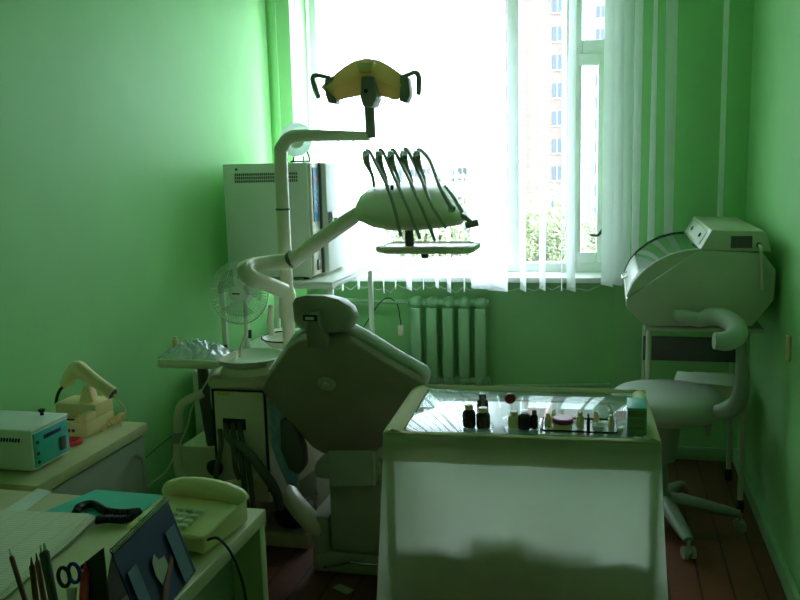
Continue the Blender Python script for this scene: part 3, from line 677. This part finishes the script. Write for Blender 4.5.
# ---------------------------------------------------------------- delivery console
yd=2.92
t=thing('delivery_console','instrument delivery console with five hoses on a diagonal swing arm','dental console',(-.68,yd,1.35))
O_=[(357,203),(358.5,195),(364,189),(375,186),(400,184),(436,186),(447,190),(456,203),(466,214),(467,219),(463,223.5),(450,226),(425,228.5),(400,229),(380,226),(364,220),(358,211)]
b=MB(); rs=[]
for (dy,sc) in ((.12,.60),(.10,.85),(.06,.98),(.02,1),(-.02,.97),(-.05,.90),(-.08,.76),(-.10,.55),(-.11,.3)):
    cc=pY(413,207,yd); ring=[]
    for (u_,v_) in O_:
        p=pY(u_,v_,yd); ring.append(b.bm.verts.new(Vector((cc.x+(p.x-cc.x)*(1-(1-sc)*.35),yd+dy+(p.z-cc.z)*sc*1.1,cc.z+(p.z-cc.z)*sc))))
    rs.append(ring)
n_=len(O_)
for A_,B_ in zip(rs,rs[1:]):
    for k in range(n_): b.bm.faces.new((A_[k],A_[(k+1)%n_],B_[(k+1)%n_],B_[k]))
b.bm.faces.new(rs[0]);b.bm.faces.new(rs[-1]); b.build('console_body',M['cons'],t,ang=60)
MB().tube([pY(362,211,yd+.02),pY(350,219,yd+.03),pY(318,241,yd+.12),pY(291,262,yd+.2)],[.024,.027,.029,.030],18).build('swing_arm',M['unit'],t)
MB().tube([pY(291,261,yd+.2),pY(270,263,yd+.17),pY(252,266,yd+.10),pY(245,271,yd+.04),pY(252,278,yd+.06),pY(268,284,yd+.14),pY(284,291,yd+.215)],[.030,.030,.031,.033,.032,.031,.031],18,sm=4).build('elbow_arm',M['unit'],t)
MB().lathe([(.034,-.01),(.035,.0),(.034,.01)],pY(293,259,yd+.195),20,axis=(.8,-.3,.6)).build('arm_ring',M['dgrey'],t)
hs=[[(366,151),(370,152),(376,164),(387,186),(394,207),(401,236)],[(379,151),(383,152),(394,177),(407,205),(413,220),(420,239)],[(391,151),(395,152),(407,175),(416,195),(424,212),(435,241)],[(404,150),(408,151),(420,176),(431,203),(438,215),(446,228)],[(417,150),(421,150.5),(430,161),(438,183),(445,197),(452,209)]]
for k,P in enumerate(hs):
    ys=[3.03,3.02,2.93,2.80,2.75,2.75]
    MB().tube([pY(a,b_,y_2) for (a,b_),y_2 in zip(P,ys)],[.0075,.006,.006,.006,.006,.0055 if k<4 else .008],8,sm=5).build('hose',M['hose'],t)
    x_=P[0][0]
    hd=MB().tube([pY(x_,151,3.0),pY(x_-.3,155,3.0),pY(x_+1,163,2.995),pY(x_+4,170,2.98),pY(x_+7,178,2.96),pY(x_+8,187,2.95)],[.010,.013,.012,.007,.006,.006],10,sm=3).build('handpiece',M['hose'],t)
    MB().tube([pY(x_-.3,154,2.997),pY(x_,158,2.985)],[.0135,.0135],10).build('coupling',M['metal'],hd)
c=pY(452,209,2.795); MB().lathe([(.008,-.02),(.013,0),(.011,.001),(.008,-.01)],c,18,axis=(.35,-.8,-.4)).build('suction_cup',M['hose'],t)
MB().tube([pY(445,186,2.9),pY(452,195,2.87),pY(462,212,2.84)],.006,8,sm=3).build('hose',M['metal'],t)
MB().tube([pY(458,214,2.86),pY(466,218,2.84),pY(472,223,2.83)],.008,10).tube([pY(466,225.5,2.83),pY(478,222.5,2.83)],[.011,.012],12).build('grip_handle',M['lampg'],t)
for a_,b_ in ((388,188),(392,188)): MB().box(pY(a_-1,b_-3,2.83),pY(a_+1,b_+2,2.82),0).build('slot',M['black'],t)
# tray below
b=MB(); X0,X1,Y0,Y1,Z0,Z1=-.785,-.458,2.86,3.05,1.285,1.32
b.prism([(X0+.03,Y0,Z0),(X1-.012,Y0,Z0),(X1,Y0+.03,Z0),(X1,Y1,Z0),(X0,Y1,Z0),(X0,Y0+.04,Z0)],(0,0,.01),.003)
P=[(X0+.035,Y0),(X1-.02,Y0),(X1,Y0+.03),(X1,Y1-.02),(X1-.02,Y1),(X0+.02,Y1),(X0,Y1-.02),(X0,Y0+.04)]
b.tube([(x,y,Z0+.012) for x,y in P],.013,8,closed=True,sm=1); tr_=b.build('lower_tray',M['cons'],t)
MB().prism([(-.6215+(x+.6215)*.95,2.955+(y-2.955)*.92,Z0+.016) for x,y in P],(0,0,.003),0).build('tray_dark_fill',M['dgrey'],tr_)  # dark sheet raised near the rim so the tray's inside looks dark
MB().tube([pY(409,224,2.95),(pY(409,224,2.95).x,2.95,Z0+.01)],.016,12).build('tray_post',M['dgrey'],t)
MB().lathe([(.012,-.018),(.014,-.004),(.014,.002)],(-.62,2.89,Z0),14).build('tray_knob',M['dgrey'],t)
# ---------------------------------------------------------------- dental chair
t=thing('dental_chair','reclining dental chair seen from behind with pointed oval headrest','dental chair',(-.93,3.0,0))
def pB(u_,v_,dd=0):
    d=ray(u_,v_); k=(2.52+dd)/(d.y+.45*d.z); return Vector((k*d.x,k*d.y,H+k*d.z))
OB=[(264,395),(261,390),(266,380),(278,362),(287,349),(298,341),(315,338),(333,338),(350,342),(368,352),(395,369),(420,383),(424,389),(420,400),(404,425),(385,446),(374,454),(345,457),(322,454),(312,448),(290,424),(272,404)]
N_=Vector((0,1,.45)).normalized()
MB().prism([pB(a,b_) for a,b_ in OB],N_*.045,.010).build('back_shell',M['shell'],t,ang=50)
cc=pB(340,395); 
MB().prism([cc+(pB(a,b_)-cc)*1.02+N_*.046+Vector((.006,0,.006)) for a,b_ in OB],N_*.05,.018).build('back_cushion',M['padlt'],t,ang=50)
c=pB(327,383); MB().lathe([(.026,-.001),(.030,.002),(.030,.006),(.024,.008),(.022,.003),(0,.003)],c,28,axis=-N_,sx=1.15,sy=1).build('round_emblem',M['padlt'],t)
# small raised mark
MB().box(c-N_*.003+Vector((-.012,-.001,-.004)),c-N_*.003+Vector((.010,-.006,.004)),.001,rot=(0,.5,0)).build('emblem_mark',M['unit'],t)
HD=[(291,303),(294,297),(305,294.5),(325,295),(340,299),(350,307),(354,317),(350,328),(343,333),(322,334),(300,330),(293,322)]
hc=pB(322,314); H1=[pB(a,b_,-.02) for a,b_ in HD]
b=MB(); rs=[]
for (o_,sc) in ((-.005,.86),(0,.95),(.02,.98),(.05,.98),(.085,.93),(.10,.85),(.105,.6)):
    rs.append([b.bm.verts.new(hc+(p-hc)*sc+Vector((0,1,-.10))*o_) for p in H1])
n_=len(HD)
for A_,B_ in zip(rs,rs[1:]):
    for k in range(n_): b.bm.faces.new((A_[k],A_[(k+1)%n_],B_[(k+1)%n_],B_[k]))
b.bm.faces.new(rs[0]);b.bm.faces.new(rs[-1]); b.build('headrest',M['pad'],t,ang=70)
MB().prism([pB(308,318,-.06),pB(318,316,-.06),pB(322,330,-.05),pB(328,344,-.03),pB(328,348,-.02),pB(306,348,-.02),pB(307,344,-.03),pB(305,330,-.05)],N_*.035,.005).build('headrest_bracket',M['grey'],t)
MB().box(pB(303,321,-.07),pB(317,315,-.06),.003).build('release_slot',M['black'],t)
MB().box(pB(305,320,-.075),pB(314,317,-.068),.002).build('release_button',M['unit'],t)
# bracket to seat, seat, legrest
MB().prism([pB(327,450,-.0),pB(374,450,-.0),pY(376,487,2.96),pY(329,487,2.96)],(0,.05,0),.01).build('back_bracket',M['pad'],t)
se=MB().box((-1.12,3.08,.50),(-.60,3.56,.60),.03).build('seat',M['padlt'],t)
MB().prism([(-1.10,3.56,.58),(-.62,3.56,.58),(-.66,4.05,.46),(-1.06,4.05,.46)],(0,0,-.07),.02).build('leg_rest',M['padlt'],t)
MB().box((-1.05,3.06,.45),(-.67,3.5,.525),.015).build('seat_frame',M['unit'],t)
MB().box((-1.10,2.98,.395),(-.69,3.35,.47),.03).build('swivel_housing',M['pad'],t)
MB().box((-1.045,3.0,.10),(-.70,3.30,.41),.02).build('lift_column',M['pad'],t)
MB().box((-1.13,3.005,0),(-.69,3.65,.10),.03).box((-1.13,3.01,.0),(-1.05,3.3,.24),.02).build('foot_plate',M['pad'],t)
MB().tube([pZ(312,566,.11)+Vector((.05,.0,0)),pY(350,562,2.99),pY(378,565,2.98)],.006,8).build('pedal_bar',M['metal'],t)
MB().tube([pY(286,488,3.12),pY(296,504,3.06),pY(310,520,3.03),pY(324,532,3.06)],[.035,.040,.042,.04],16,sm=4).build('link_tube',M['unit'],t)
MB().prism([pY(a,b_,2.95) for a,b_ in ((279,420),(288,418),(296,432),(303,450),(304,468),(298,476),(288,470),(280,450))],(0,.06,0),.012).build('armrest',M['dgrey'],t)
def film(name,fn,nu,nv,label):
    return solo(MB().grid(fn,nu,nv),name,M['film'],label,'plastic cover',ang=8)
def f1(i,j):
    r=random.Random(int(i*997)*31+int(j*991)); x=-1.13+.54*i; y=3.07+.46*j
    e=.012+.035*r.random()
    if i in(0,1): return Vector((x,y,.52))
    return Vector((x,y,.602+e))
film('plastic_seat_cover',f1,30,24,'crumpled clear plastic cover spread over the dental chair seat')
P=[(268,398),(279,408),(294,432),(299,452),(298,490),(289,494),(280,474),(270,440)]
def f2(i,j):
    r=random.Random(int(i*97)*31+int(j*91)); T_=[(268,398),(276,404),(290,424),(300,444)]; B_=[(268,434),(276,460),(287,484),(299,488)]
    k=min(int(i*3),2); f_=i*3-k; a=[T_[k][q]*(1-f_)+T_[k+1][q]*f_ for q in (0,1)]; b_=[B_[k][q]*(1-f_)+B_[k+1][q]*f_ for q in (0,1)]
    return pY(a[0]*(1-j)+b_[0]*j,a[1]*(1-j)+b_[1]*j,2.975+.008*r.random())
o=solo(MB().grid(f2,9,12),'plastic_drape',mat('bluish_plastic_film',(.34,.55,.75),.3,var=.15,scale=20,bump=.3),'bluish plastic drape hanging between the dental unit and the chair back','plastic cover',ang=30)
sm_=o.modifiers.new('thickness','SOLIDIFY'); sm_.thickness=.003
# foot control and box on the floor
q=pZ(290,548,0)
t=thing('foot_control','black rounded foot control lying on a white box beside the desk corner','foot control',(q.x,q.y,.07))
MB().ball((q.x,q.y+.09,.12),(.09,.11,.055)).build('pedal_body',M['black'],t)
MB().tube([(q.x-.10,q.y+.05,.13),(q.x-.04,q.y+.06,.155),(q.x+.05,q.y+.09,.185),(q.x+.09,q.y+.12,.2)],.008,8,sm=3).build('pedal_lever',M['metal'],t)
solo(MB().box((q.x-.13,q.y+.0,0),(q.x+.08,q.y+.18,.065),.006),'floor_power_box',M['unit'],'low white box on the floor under the black foot control','box')
q=pZ(343,590,0)
solo(MB().box((q.x-.04,q.y-.02,0),(q.x+.04,q.y+.02,.006),.002,rot=(0,0,-.5)),'floor_slip',M['desks'],'small greenish scrap lying on the floor in front of the chair base','scrap')
# ---------------------------------------------------------------- glass table with a sheet
tc_=Vector((-.262,2.655,0)); tr=.045
t=thing('glass_table','white framed glass topped instrument table in the centre foreground','table',tc_,tr)
TM=Matrix.Translation(tc_)@Matrix.Rotation(tr,4,'Z')
def tb(x,y,z): return TM@Vector((x,y,z))
def tbox(a,b_,bev=.003):
    m_=MB().box(a,b_,bev); m_.bm.transform(TM); return m_
W2,D2=.385,.255
for sx in (-1,1):
    for sy in (-1,1): tbox((sx*(W2-.012)-.011,sy*(D2-.012)-.011,0),(sx*(W2-.012)+.011,sy*(D2-.012)+.011,.78)).build('leg',M['frame'],t)
b=MB().box((-W2,-D2,.775),(W2,-D2+.022,.796)).box((-W2,D2-.022,.775),(W2,D2,.796)).box((-W2,-D2,.775),(-W2+.022,D2,.796)).box((W2-.022,-D2,.775),(W2,D2,.796)); b.bm.transform(TM); b.build('top_frame',M['frame'],t)
tbox((-W2+.004,-D2+.004,.7965),(W2-.004,D2-.004,.803),.001).build('glass_top',M['tglass'],t)
tbox((-W2+.02,-D2+.02,.44),(W2-.02,D2-.02,.455)).build('lower_shelf',M['frame'],t)
# boxes on the lower shelf throw the silhouette
for (x,y,w_,d_,h_,n_,lb) in ((-.07,-.13,.18,.12,.075,'carton_box','small carton in the middle of the shelf under the glass table'),(.11,-.12,.15,.14,.045,'flat_carton','flat carton right of the middle on the shelf under the glass table'),(-.26,-.08,.2,.2,.03,'folded_towel','folded towel at the left end of the shelf under the glass table')):
    m_=MB().box((x-w_/2,y-d_/2,.4555),(x+w_/2,y+d_/2,.455+h_),.008); m_.bm.transform(TM); solo(m_,n_,M['cream'],lb,'box' if 'carton' in n_ else 'towel')
# cloth
FW=W2+.012
def fr_(i,j):
    z=.808-j*.70; x=(i*2-1)*(FW+.045*j**1.2); w_=.010*math.sin(i*19+1)*j+.004*math.sin(i*47+j*3)*j
    e=abs(i*2-1); 
    return tb(x,-D2-.012-.012*j-w_-(.0 if j>0.02 else -.012),z-.01*0)
b=MB().grid(fr_,60,40)
def sd(s_):
    def fn(i,j):
        z=.808-j*.70; w_=.007*math.sin(i*15)*j
        return tb(s_*(FW+.045*j**1.2+w_),-D2-.012-.012*j+i*(2*D2+.02),z)
    return fn
b.grid(sd(-1),24,40).grid(sd(1),24,40)
c_=b.build('draped_sheet',M['cloth'],recalc=False); c_['label']='cream cotton sheet hanging over the front and sides of the glass table'; c_['category']='sheet'
MB_=[]
# turned-over hem lying on the frame edges (part of the sheet)
b=MB()
def strip(x0,x1,y0_,y1_,zt_,nu,nv):
    def fn(i,j):
        x=x0+(x1-x0)*i; y=y0_+(y1_-y0_)*j; r=random.Random(int(i*500)*13+int(j*500)*7); e=math.sin(PI*j) if nu>nv else math.sin(PI*i)
        return tb(x,y,.805+zt_*e+.0025*r.random())
    b.grid(fn,nu,nv)
strip(-FW,FW,-D2-.012,-D2+.012,.002,40,4); strip(-FW,-FW+.055,-D2-.01,D2+.01,.012,6,30); strip(FW-.045,FW,-D2-.01,D2+.01,.010,6,30); strip(-FW,FW,D2-.018,D2+.012,.012,50,4)
ROOTM['draped_sheet']=Matrix.Identity(4)
b.build('folded_edge',M['clothf'],c_,recalc=True)
def hem(i,j):
    z=.807-j*.085; x=(i*2-1)*(FW-.002); return tb(x,-D2-.007-.001*j,z)
MB().grid(hem,30,3).build('inner_hem',M['clothf'],c_,recalc=False)
# ---------------------------------------------------------------- things on the glass
ZG=.8035
def at(u_,v_): return pZ(u_,v_,ZG)
def dish(u_,v_,r,label):
    c=at(u_,v_)+Vector((0,.03,0)); return solo(MB().lathe([(r*.96,0),(r,.002),(r,.013),(r*.96,.013),(r*.95,.003),(0,.003)],c,32),'petri_dish',M['clear'],label,'dish',group=None),c
_,c1=dish(475,431,.052,'round glass dish under the two dark dropper bottles')
_,c2=dish(521,432,.055,'round glass dish under the small jars in the middle of the glass table')
def bottle(x,y,z,r,h,body,cap,label,dropper=0,name='dropper_bottle',catg='bottle',capc=None):
    t=thing(name,label,catg,(x,y,z)); MB().lathe([(r*.9,0),(r,.003),(r,h*.62),(r*.85,h*.72),(r*.5,h*.78),(r*.5,h*.82),(0,h*.82)],(x,y,z),20).build('body',body,t)
    MB().lathe([(r*.62,h*.80),(r*.66,h*.82),(r*.62,h),(r*.4,h*1.02),(0,h*1.02)],(x,y,z),18).build('cap',cap,t)
    if dropper: MB().lathe([(r*.25,h),(r*.22,h+dropper*.8),(r*.1,h+dropper),(0,h+dropper)],(x,y,z),10).build('dropper',M['clear'],t)
zz=ZG+.0035
bottle(c1.x-.022,c1.y,zz,.020,.068,M['amber'],M['cream'],'left one of the two dark red dropper bottles with pale caps',.03)
bottle(c1.x+.021,c1.y-.005,zz,.021,.062,M['amber'],M['cream'],'right one of the two dark red dropper bottles with pale caps',.035)
bottle(c1.x+.0,c1.y+.13,ZG,.018,.07,M['amber'],M['black'],'black stoppered bottle standing behind the two dropper bottles')
bottle(c2.x-.024,c2.y+.0,zz,.018,.05,M['cream'],M['cream'],'squat pale green jar in the middle glass dish',0,'medicine_jar','jar')
bottle(c2.x+.008,c2.y-.005,zz,.019,.058,M['black'],M['clear'],'black bottle with a glass stopper in the middle glass dish',.04)
bottle(c2.x+.036,c2.y+.0,zz,.011,.056,M['amber'],M['rb'],'slim bottle with dark red cap at the right of the middle glass dish')
c=at(508,425)+Vector((0,.06,0))
t=thing('round_red_swab','round red orange disc swab on a glass stem above the middle dish','swab holder',(c.x,c.y,ZG))
MB().lathe([(.022,0),(.024,.003),(.008,.01),(.004,.03),(.004,.05),(.012,.055)],c,20).build('stem',M['clear'],t)
MB().lathe([(0,-.006),(.013,-.006),(.0175,0),(.013,.006),(0,.006)],c+Vector((0,0,.066)),24,axis=(0,-1,.5)).build('disc',M['rb'],t)
# tray
A_=at(541,433.5)+Vector((0,.003,0)); B_=at(617,436.5)+Vector((0,.003,0)); dpt=.13
t=thing('instrument_tray','clear tray with black rim holding vials and a purple lidded jar','tray',((A_+B_)/2+Vector((0,.06,0))))
ux=(B_-A_).normalized(); uy=Vector((-ux.y,ux.x,0)); 
def tp(a,b_,z): return A_+ux*a+uy*b_+Vector((0,0,z))
LW=(B_-A_).length
R4=[tp(.008,0,.009),tp(LW-.008,0,.009),tp(LW,.01,.009),tp(LW,dpt-.01,.009),tp(LW-.01,dpt,.009),tp(.01,dpt,.009),tp(0,dpt-.01,.009),tp(0,.01,.009)]
MB().tube(R4,.0032,8,closed=True).build('rim',M['black'],t)
MB().prism([p-Vector((0,0,.0088)) for p in R4],(0,0,.003),0).build('tray_base',M['clear'],t)
zt_=.0035
c=tp(.062,.035,zt_); tt=thing('purple_lid_jar','squat jar with a wide purple lid in the black rimmed tray','jar',c)
MB().lathe([(.024,0),(.026,.003),(.026,.022),(0,.022)],c,28).build('jar_body',M['cream'],tt); MB().lathe([(.030,.021),(.031,.023),(.031,.033),(.028,.036),(0,.036)],c,32).build('lid',M['purple'],tt)
VL=[(.018,.05,.010,.042,'pale vial at the left end of the black rimmed tray'),(.034,.09,.008,.042,'thin pale vial behind the left end of the tray'),(.112,.05,.011,.050,'taller pale vial right of the purple lidded jar'),(.158,.08,.009,.044,'pale vial at the back of the tray between the two right vials'),(.200,.04,.009,.046,'pale vial at the right end of the black rimmed tray')]
for (a,b_,r,h,lb) in VL:
    if a>LW-.01: a=LW-.015
    c=tp(a,b_,zt_); bottle(c.x,c.y,c.z,r,h,M['cream'],M['cream'],lb,0,'small_vial','vial')
c=tp(.165,.035,zt_); tt=thing('small_cup','small white cup lying in the right half of the tray','cup',c); MB().lathe([(.012,0),(.022,.018),(.020,.018),(.011,.003),(0,.003)],c,24).build('cup_wall',M['white'],tt)
c=tp(.135,.03,zt_); bottle(c.x,c.y,c.z,.005,.05,M['black'],M['rb'],'thin dark bottle with red top in the middle of the tray',0,'slim_bottle')
# teal organiser box
x0_,y0_2=at(627,437),at(648,437)
t=thing('organiser_box','teal topped small drawer box at the right end of the glass table','box',((x0_+y0_2)/2+Vector((0,.06,0))))
bx=MB().box((x0_.x,x0_.y+.005,ZG),(y0_2.x-.004,x0_.y+.12,ZG+.085),.003).build('box_body',M['teal'],t)
for k in range(4): MB().box((x0_.x+.004,x0_.y+.001,ZG+.006+k*.019),(y0_2.x-.008,x0_.y+.006,ZG+.022+k*.019),.001).build('drawer',M['drw'],t)
# ---------------------------------------------------------------- UV cabinet on tubular table
yu=3.60; du=.80
t=thing('uv_storage_cabinet','white UV instrument cabinet with curved smoked lid in the right corner','cabinet',(.36,yu+du/2,.90))
O=[(626,299),(700,250),(763,253),(776,270),(774,300),(752,326),(645,326),(626,308)]
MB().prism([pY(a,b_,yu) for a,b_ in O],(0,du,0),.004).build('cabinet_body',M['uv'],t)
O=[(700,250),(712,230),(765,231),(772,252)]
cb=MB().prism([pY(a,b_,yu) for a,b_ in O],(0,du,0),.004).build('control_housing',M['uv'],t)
p1,p2=pY(700,249,yu),pY(712,231,yu); dn=(p2-p1).normalized(); nn_=Vector((-dn.z,0,dn.x)); 
def fp(a,b_,o_): return p1+dn*((p2-p1).length*b_)+Vector((0,a*du,0))+nn_*o_
MB().prism([fp(.12,.15,.0),fp(.85,.15,.0),fp(.85,.85,.0),fp(.12,.85,.0)],nn_*.003).build('switch_plate',M['white'],cb)
MB().lathe([(.009,0),(.009,.008),(0,.008)],fp(.25,.5,.002),12,axis=nn_).lathe([(.009,0),(.009,.008),(0,.008)],fp(.68,.5,.002),12,axis=nn_).build('toggle_switch',M['black'],cb)
a_,b_=pY(731,236,yu-.001),pY(752,248,yu-.001); MB().box((a_.x,yu-.004,b_.z),(b_.x,yu+.002,a_.z),.0).build('side_vent',M['dgrey'],cb)
q=pY(759,245,yu); MB().lathe([(.010,0),(.010,.006),(.005,.014),(0,.014)],q,14,axis=(0,-1,0)).build('cable_gland',M['black'],cb)
MB().tube([q-Vector((0,.012,0)),q+Vector((.003,-.03,-.01)),pY(761,256,yu-.02),pY(762,272,yu-.008),pY(762,290,yu+.0-.006)],.006,8,sm=3).build('power_cable',M['unit'],cb)
arc=[(627,297),(633,284),(643,272),(656,262),(670,255),(685,251),(700,249.5)]
A3=[pY(a,b_,yu+.006) for a,b_ in arc]
base_l=[pY(627,299,yu+.006)]
for nm,yy_ in (('lid_side',yu+.004),('lid_side',yu+du-.010)):
    q_=[Vector((p.x,yy_,p.z)) for p in A3]; MB().prism(q_,(0,.005,0),0).build(nm,M['uv'],t)
for yy_ in (yu+.004,yu+du-.004): MB().tube([Vector((p.x,yy_,p.z+.002)) for p in A3],.004,8).build('lid_trim',M['white'] if yy_<yu+.1 else M['black'],t)
def fl(i,j):
    k=i*(len(A3)-1); a=min(int(k),len(A3)-2); f_=k-a; p=A3[a]*(1-f_)+A3[a+1]*f_; return Vector((p.x,yu+.008+j*(du-.016),p.z))
lo_=MB().grid(lambda i,j: fl(i*.28,j),8,4).build('lid_front_panel',M['white'],t,recalc=False)
so=lo_.modifiers.new('thickness','SOLIDIFY'); so.thickness=.004
lo_=MB().grid(lambda i,j: fl(.28+i*.72,j),14,4).build('smoked_window',M['smoke'],t,recalc=False)
MB().tube([fl(.12,.4)+Vector((-.01,0,.004)),fl(.10,.4)+Vector((-.028,0,.0)),fl(.10,.6)+Vector((-.028,0,.0)),fl(.12,.6)+Vector((-.01,0,.004))],.005,8).build('lid_handle',M['metal'],t)
# tubular table
TX0,TX1,TY0,TY1,TZ=.165,.595,3.63,4.36,.895
t=thing('tubular_table','white tubular steel side table carrying the UV cabinet','table',((TX0+TX1)/2,(TY0+TY1)/2,0))
tzz=min(pY(650,327,yu).z-.003,.9)
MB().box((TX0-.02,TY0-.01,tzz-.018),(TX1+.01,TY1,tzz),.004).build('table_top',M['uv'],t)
for y_ in (TY0+.30,TY1-.03):
    MB().tube([(TX0+.01,y_,.03),(TX0+.01,y_,tzz-.12),(TX0+.02,y_,tzz-.075),(TX0+.06,y_,tzz-.055),(TX1-.06,y_,tzz-.055),(TX1-.02,y_,tzz-.075),(TX1-.01,y_,tzz-.12),(TX1-.01,y_,.03)],.0125,12,sm=4).build('leg_frame',M['uv'],t)
    for x_ in (TX0+.01,TX1-.01):
        MB().lathe([(.016,0),(.018,.01),(.016,.05),(.013,.055)],(x_,y_,0),14).build('rubber_foot',M['black'],t)
        MB().tube([(x_*1,y_,tzz-.08),(x_,y_,tzz-.015)],.012,10).build('leg_post',M['uv'],t)
MB().box((TX0+.0,TY1-.06,.60),(TX1,TY1-.045,.72),.003).build('rear_panel',M['dgrey'],t)
MB().box((TX0+.02,TY0+.31,.42),(TX1-.02,TY1-.04,.435),.003).build('lower_shelf',M['uv'],t)
t=thing('equipment_case','pale box with papers on top on the low shelf under the UV cabinet','box',(.48,4.08,.435))
MB().box((.39,3.95,.436),(.575,4.2,.575),.006).build('case_body',M['unit'],t)
MB().box((.53,3.944,.50),(.565,3.954,.52),.001).box((.53,3.944,.46),(.565,3.954,.48),.001).build('slot',M['dgrey'],t)
solo(MB().box((.30,3.93,.582),(.55,4.12,.587),.0005,rot=(0,.03,-.15)),'paper_stack',M['blank'],'pale papers lying on the box under the UV cabinet','papers')
# ---------------------------------------------------------------- stool
sc_=pZ(667,392,.60); sx_,sy_=sc_.x,sc_.y
t=thing('assistant_stool','round grey padded stool with curved arm bolster on a five star base','stool',(sx_,sy_,0))
R_=.234
MB().lathe([(R_*.86,.512),(R_*.95,.518),(R_,.540),(R_*1.01,.565),(R_*.985,.588),(R_*.90,.602),(R_*.6,.61),(0,.612)],(sx_,sy_,0),48).build('seat',M['pad2'],t,ang=60)
MB().lathe([(.13,.480),(R_*.82,.498),(R_*.85,.53),(0,.53)],(sx_,sy_,0),40).build('seat_pan',M['pad2'],t)
MB().lathe([(.055,.30),(.062,.33),(.080,.49),(.04,.49)],(sx_-.015,sy_,0),24).lathe([(.028,.10),(.028,.36)],(sx_-.015,sy_,0),16).build('column',M['stb'],t)
hb=Vector((sx_-.015,sy_,0))
MB().lathe([(.05,.08),(.06,.1),(.045,.15),(.03,.16)],hb,24).build('base_hub',M['stb'],t)
f1_=pZ(705,571,.03); f2_=pZ(733,530,.03)
an=[math.atan2(f1_.y-hb.y,f1_.x-hb.x)+k*2*PI/5 for k in range(5)]
for k,a in enumerate(an):
    d=Vector((math.cos(a),math.sin(a),0)); rr=.325
    MB().tube([hb+Vector((0,0,.125)),hb+d*.10+Vector((0,0,.12)),hb+d*.23+Vector((0,0,.095)),hb+d*rr+Vector((0,0,.078))],[.042,.038,.032,.022],12,sm=3,flat=.7).build('base_leg',M['stb'],t)
    n=Vector((-d.y,d.x,0)); c=hb+d*rr
    MB().tube([c+Vector((0,0,.078)),c+Vector((0,0,.045))],.008,8).tube([c+n*.008+Vector((0,0,.026)),c+n*.024+Vector((0,0,.026))],.0255,16).tube([c-n*.024+Vector((0,0,.026)),c-n*.008+Vector((0,0,.026))],.0255,16).tube([c-n*.02+Vector((0,0,.03)),c+n*.02+Vector((0,0,.03))],.012,10).build('caster',M['grey'],t)
# side arm
MB().tube([pY(716,412,3.56),pY(728,410,3.54),pY(738,402,3.52),pY(742,385,3.5),pY(742,360,3.5),pY(741,342,3.5)],[.028,.038,.036,.030,.022,.020],16,sm=4).build('arm_post',M['stb'],t)
MB().tube([pY(674,315,3.545),pY(684,316.5,3.55),pY(700,320,3.54),pY(711,316,3.52),pY(724,318,3.46),pY(735,326,3.38),pY(736,336,3.31),pY(726,341,3.27),pY(714,341,3.26)],[.020,.027,.030,.034,.037,.039,.039,.036,.030],18,sm=4).build('arm_bolster',M['pad2'],t)
c=pY(708,425,3.6); MB().tube([c,c-Vector((0,0,.045))],[.016,.012],10).build('adjust_knob',M['stb'],t)
# ---------------------------------------------------------------- light
wd=bpy.data.worlds.new('sky'); SC.world=wd; wd.use_nodes=True; nt=wd.node_tree; bg=nt.nodes['Background']
tc=nt.nodes.new('ShaderNodeTexCoord'); dp=nt.nodes.new('ShaderNodeVectorMath'); dp.operation='DOT_PRODUCT'
sd_=Vector((.84,.48,.32)).normalized(); dp.inputs[1].default_value=sd_; nt.links.new(tc.outputs['Generated'],dp.inputs[0])
mr=nt.nodes.new('ShaderNodeMapRange'); mr.inputs[1].default_value=-1; mr.inputs[2].default_value=1; mr.inputs[3].default_value=0; mr.inputs[4].default_value=1; nt.links.new(dp.outputs['Value'],mr.inputs[0])
pw=nt.nodes.new('ShaderNodeMath'); pw.operation='POWER'; pw.inputs[1].default_value=3; nt.links.new(mr.outputs[0],pw.inputs[0])
ma=nt.nodes.new('ShaderNodeMath'); ma.operation='MULTIPLY_ADD'; ma.inputs[1].default_value=27.; ma.inputs[2].default_value=1.8; nt.links.new(pw.outputs[0],ma.inputs[0])
nt.links.new(ma.outputs[0],bg.inputs[1]); bg.inputs[0].default_value=(.82,.95,1.12,1)
la=bpy.data.lights.new('window_portal','AREA'); la.shape='RECTANGLE'; la.size=WX1-WX0; la.size_y=WZ1-WZ0; la.cycles.is_portal=True
lo=bpy.data.objects.new('window_portal',la); COL.objects.link(lo); lo.location=((WX0+WX1)/2,YB+.255,(WZ0+WZ1)/2); lo.rotation_euler=(-PI/2,0,0)
SC.view_settings.view_transform='Standard'; SC.view_settings.look='None'; SC.view_settings.exposure=0; SC.view_settings.gamma=1; SC.view_settings.use_curve_mapping=False
SC.cycles.max_bounces=14; SC.cycles.diffuse_bounces=10; SC.cycles.transparent_max_bounces=24; SC.cycles.use_denoising=True; SC.cycles.caustics_reflective=False; SC.cycles.caustics_refractive=False

# families of like things
for o in list(COL.objects):
    if o.parent or 'label' not in o.keys(): continue
    n=o.name.split('.')[0]
    for ks,g in ((('pencil','ballpoint_pen','marker_pen','highlighter_pen','scissors','ruler_card'),'pens and tools in the pen holder'),(('small_vial','purple_lid_jar','slim_bottle','small_cup'),'vials and jars in the black rimmed tray'),(('dropper_bottle','medicine_jar'),'bottles in the round glass dishes'),(('petri_dish',),'round glass dishes on the glass table'),(('leafy_tree',),'trees outside the window'),(('apartment_building',),'buildings outside the window'),(('heating_pipe',),'heating pipes in the niche'),(('carton_box','flat_carton','folded_towel'),'things on the shelf under the glass table')):
        if n in ks: o['group']=g
